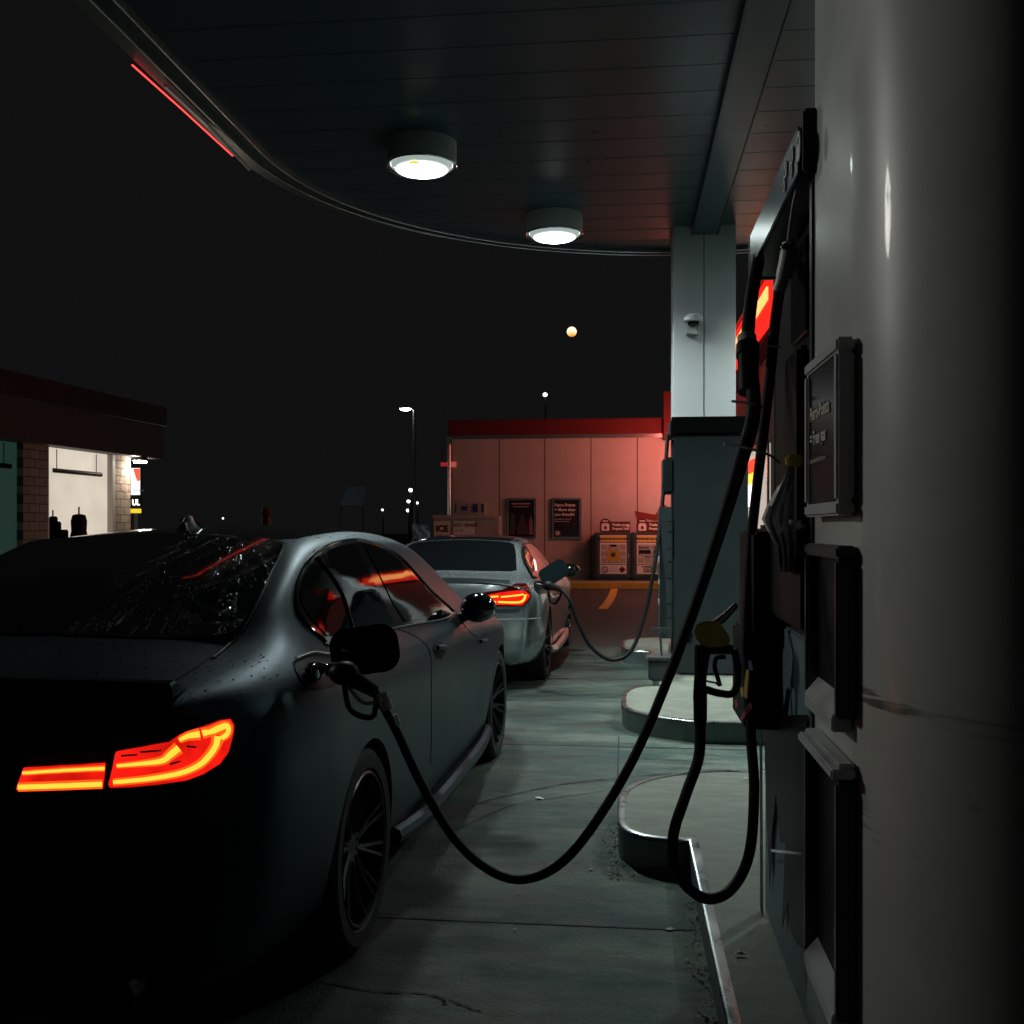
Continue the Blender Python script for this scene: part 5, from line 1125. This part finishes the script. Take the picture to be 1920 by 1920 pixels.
# vacuum machines in front of the lit bay (silhouettes)
for px, py, label, kind in ((148, 962, 'domed dark vacuum unit in front of the lit car wash bay', 0), (102, 968, 'narrow stepped dark vacuum unit at the left edge of the lit bay', 1)):
    q = P(px, py, 20.0); t = thing('vacuum_unit', label, 'vacuum machine', (q.x, q.y, 0), YAW, 'vacuum units before the car wash')
    if kind == 0:
        MB().lathe([(.0001, q.z-.02), (.05, q.z-.02), (.12, q.z-.04), (.15, q.z-.16), (.14, q.z-.35), (.17, q.z-.5), (.20, .3), (.2, 0)], 20).build('canister', M['black'], t, smooth=True)
        MB().box(-.012, .012, -.012, .012, q.z-.05, q.z+.12).build('mast', M['cream'], t)
    else:
        MB().box(-.07, .03, -.1, .1, 0, q.z).box(.03, .10, -.1, .1, 0, q.z-.10).box(.1, .24, -.1, .1, 0, q.z-.26).build('cabinet', M['black'], t, bevel=.02)
        MB().box(-.04, -.02, -.012, .012, q.z, q.z+.12).build('mast', M['cream'], t)
# ================================================================== NIGHT BACKGROUND
# tall area lamp
q = P(777, 770, 38)
sl = thing('street_lamp', 'tall slim street lamp with a lit cobra head left of the shop wing', 'street lamp', (q.x, q.y, 0), YAW)
MB().tube([(0, 0, 0), (0, 0, q.z-.1), (0, 0, q.z)], [.09, .06, .055], 10).build('pole', M['trim'], sl, smooth=True)
MB().tube([(0, 0, q.z), (-.1, 0, q.z+.08), (-.25, 0, q.z+.1)], .04, 8).blob((-.33, 0, q.z+.10), (.25, .12, .05), 8).build('head', M['grey'], sl, smooth=True)
MB().blob((-.33, 0, q.z+.055), (.20, .11, .055), 8).build('lens', emi('street_lens', (.92, 1, .98), 60), sl, smooth=True)
for px, py, d, r, lb in ((770, 919, 70, .14, 'white street light just left of the tall pole, highest of the far cluster'), (766, 940, 85, .15, 'white street light below and left of the pole top cluster'),
                         (782, 943, 85, .11, 'white street light just right of the tall pole'), (765, 957, 90, .16, 'white street light low in the far cluster, with a second glint under it'),
                         (717, 956, 90, .10, 'lone dim street light left of the far cluster'), (418, 972, 80, .07, 'tiny white light low on the horizon above the dark sedan'), (1022, 740, 60, .13, 'white lamp on a mast above the shop roof')):
    q = P(px, py, d); t = thing('street_lamp', lb, 'street lamp', (q.x, q.y, 0), 0, 'far street lights')
    MB().tube([(0, 0.3, 0), (0, 0.3, q.z)], [.09, .05], 8).build('pole', M['charcoal'], t)
    MB().blob((0, 0, q.z), (r, r, r*.9), 8).build('lens', emi('far_lens', (1, .98, .93), 4), t, smooth=True)
    MB().blob((0, .1, q.z+r*.9), (r*1.3, r*1.3, r*.5), 8).build('head', M['charcoal'], t, smooth=True)
def moonmat():
    m = bpy.data.materials.new('moon_glow'); m.use_nodes = True; nt = m.node_tree; N = nt.nodes; L = nt.links; b = N['Principled BSDF']; b.inputs['Base Color'].default_value = (.1, .1, .1, 1)
    tc = N.new('ShaderNodeTexCoord'); n = N.new('ShaderNodeTexNoise'); n.inputs['Scale'].default_value = .5; L.new(tc.outputs['Object'], n.inputs['Vector'])
    sp = N.new('ShaderNodeSeparateXYZ'); L.new(tc.outputs['Object'], sp.inputs[0]); ad = N.new('ShaderNodeMath'); ad.operation = 'ADD'; L.new(sp.outputs[2], ad.inputs[0]); L.new(n.outputs[0], ad.inputs[1])
    cr = N.new('ShaderNodeValToRGB'); cr.color_ramp.elements[0].position = .0; cr.color_ramp.elements[0].color = (.35, .08, .01, 1); cr.color_ramp.elements[1].position = .75; cr.color_ramp.elements[1].color = (1, .80, .58, 1)
    e = cr.color_ramp.elements.new(.35); e.color = (1, .45, .12, 1)
    r = N.new('ShaderNodeMapRange'); r.inputs[1].default_value = -1.1; r.inputs[2].default_value = 1.6; L.new(ad.outputs[0], r.inputs[0]); L.new(r.outputs[0], cr.inputs[0]); L.new(cr.outputs[0], b.inputs['Emission Color']); b.inputs['Emission Strength'].default_value = 1.6
    return m
q = P(1072, 622, 280); o = MB().blob((0, 0, 0), 1.35, 12).build('moon', moonmat(), smooth=True); o.location = q; tag(o, 'low orange white moon in the black sky', 'moon')
# dim red post, blue ribbed awning, pale sheet, tree beyond the cars
q = P(500, 968, 16); o = thing('red_post', 'dim red post with a rounded top beyond the dark sedan roof', 'post', (q.x, q.y, 0))
MB().lathe([(.0001, q.z+.14), (.06, q.z+.13), (.085, q.z+.05), (.06, q.z), (.055, q.z-.03), (.07, q.z-.08), (.07, 0)], 16).build('shaft', M['brown'], o, smooth=True)
q = P(662, 928, 30); o = thing('awning', 'dim blue ribbed awning between the two cars, far off', 'awning', (q.x, q.y, 0), YAW)
mb = MB()
for k in range(7): mb.box(-.30+.02*k, .36, -.3+.04*k, -.26+.04*k, q.z-.3+.08*k, q.z-.24+.08*k)
mb.build('slats', M['navy'], o); MB().box(-.35, -.3, -.3, -.25, 0, q.z-.3).box(.3, .36, -.3, -.25, 0, q.z-.3).build('leg', M['charcoal'], o)
q = P(790, 998, 14.5); o = thing('rag_bin', 'bin topped by a pale blue plastic sheet behind the silver coupe', 'bin', (q.x, q.y, 0), YAW)
mb = MB(); vs = []
for i in range(7):
    for j in range(7): vs.append((-.12+.24*i/6+.01*math.sin(j), .02*math.sin(i*2+j), q.z-.1+.21*j/6+.015*math.sin(i*1.7)))
mb.add(vs, [(i*7+j, (i+1)*7+j, (i+1)*7+j+1, i*7+j+1) for i in range(6) for j in range(6)]).build('sheet', M['bluecloth'], o, smooth=True)
MB().lathe([(.0001, q.z-.1), (.15, q.z-.1), (.17, 0.0)], 16, mat4=Matrix.Translation((0, .18, 0))).build('drum', M['charcoal'], o, smooth=True)
def tree(px, d, hgt, lb):
    q = P(px, 990, d); t = thing('tree', lb, 'tree', (q.x, q.y, 0), 0, 'dark trees on the horizon')
    MB().tube([(0, 0, 0), (.05, 0, hgt*.4), (.0, 0.1, hgt*.75)], [.16, .11, .04], 8).tube([(.03, 0, hgt*.35), (.6, .2, hgt*.65)], [.07, .02], 6).tube([(.03, 0, hgt*.4), (-.6, -.1, hgt*.7)], [.07, .02], 6).build('trunk', M['bark'], t)
    mb = MB()
    for k in range(1500):
        a = random.uniform(0, 2*PI); e = random.gauss(0, .5); rr_ = hgt*.33*(.35+.65*random.random()); cl_ = math.sin(a*3+e*4)*.15
        c = Vector((math.cos(a)*math.cos(e)*rr_*(1+cl_), math.sin(a)*math.cos(e)*rr_, hgt*.68+math.sin(e)*rr_*.9)); s = .10
        v1 = Vector((random.uniform(-1, 1), random.uniform(-1, 1), random.uniform(-1, 1))).normalized()*s; v2 = v1.orthogonal().normalized()*s*.6
        mb.add([c-v1, c+v2, c+v1, c-v2], [(0, 1, 2, 3)])
    mb.build('crown', M['leaf'], t)

# ================================================================== LITTER
def scrap(px, py, z, s, lb, mt='paper'):
    q = G(px, py, z); t = MB(); n = 7; pts = [(s*(.6+.5*random.random())*math.cos(2*PI*i/n), s*.6*(.6+.5*random.random())*math.sin(2*PI*i/n)) for i in range(n)]
    t.add([(0, 0, .012)]+[(x, y, .003+.008*random.random()) for x, y in pts], [(0, i+1, (i+1) % n+1) for i in range(n)]); o = t.build('litter_scrap', M[mt]); o.location = (q.x, q.y, z+.004); tag(o, lb, 'litter', 'scraps of litter on the concrete')
for a in ((1108, 1634, 0, .020, 'white paper scrap on the ground left of the near island corner'), (1187, 1645, 0, .010, 'tiny white scrap beside the near kerb corner'), (1255, 1746, 0, .022, 'pale leaf scrap on the ground beside the near kerb'),
          (1390, 1793, IZ, .02, 'small scrap on the near island top'), (1398, 1463, IZ, .02, 'white crumb on the island beside the dispenser foot'), (1013, 1500, 0, .03, 'flat tan scrap below the slab crack'), (834, 1884, 0, .012, 'small white crumb at the bottom of the picture'),
          (972, 1680, 0, .010, 'tiny white crumb under the hose loop'), (965, 1748, 0, .010, 'tiny crumb beside the slab joint'), (1287, 1805, 0, .014, 'small pale scrap low beside the near kerb')):
    scrap(*a)
mb = MB()
for k in range(700):
    y = random.uniform(1.6, 4.3); x = .255+random.gauss(0, .018); s = random.uniform(.003, .010)
    if k % 4 == 0: y = random.uniform(4.3, 4.9); x = -.045+random.gauss(0, .02)
    if random.random() < .4: y = round(y*3)/3+random.gauss(0, .05)
    c = Vector((x, y, .005+s*.4)); vs = [c+Vector((random.uniform(-1, 1), random.uniform(-1, 1), random.uniform(-.6, .8)))*s for _ in range(4)]
    mb.add(vs, [(0, 1, 2), (0, 2, 3), (0, 3, 1), (1, 3, 2)])
tag(mb.build('gravel', M['gravel']), 'grit and gravel gathered along the near kerb', 'gravel', kind='stuff')
# rain drops standing on the dark car's boot lid and fin
dp = MB()
for k in range(420):
    x = random.uniform(-.2, .85); y = random.uniform(-1.0, -.5) if k % 2 else random.uniform(.3, 1.0)
    h = K.bvh.ray_cast(Vector((x, y, 3)), Vector((0, 0, -1)))[0]
    if h: s = random.uniform(.0015, .0035); dp.blob(h+Vector((0, 0, .001)), (s, s, s*.6), 4)
for k in range(40):
    zz = random.uniform(.0, .06); yy = random.uniform(-.11, .0); xx = random.choice((-1, 1))*random.uniform(.005, .03)
    s = random.uniform(.002, .0045); dp.blob(Vector((fx+xx*(1-zz/.08), fy-.108+random.uniform(0, .02), fz+zz)), (s, s, s), 4)
dm = bpy.data.materials.new('water'); dm.use_nodes = True; b_ = dm.node_tree.nodes['Principled BSDF']; b_.inputs['Base Color'].default_value = (.05, .05, .055, 1); b_.inputs['Roughness'].default_value = .02; b_.inputs['Specular IOR Level'].default_value = 1.0; b_.inputs['Coat Weight'].default_value = 1
do = dp.build('rain_drops', dm, sed, smooth=True); do['kind'] = 'stuff'
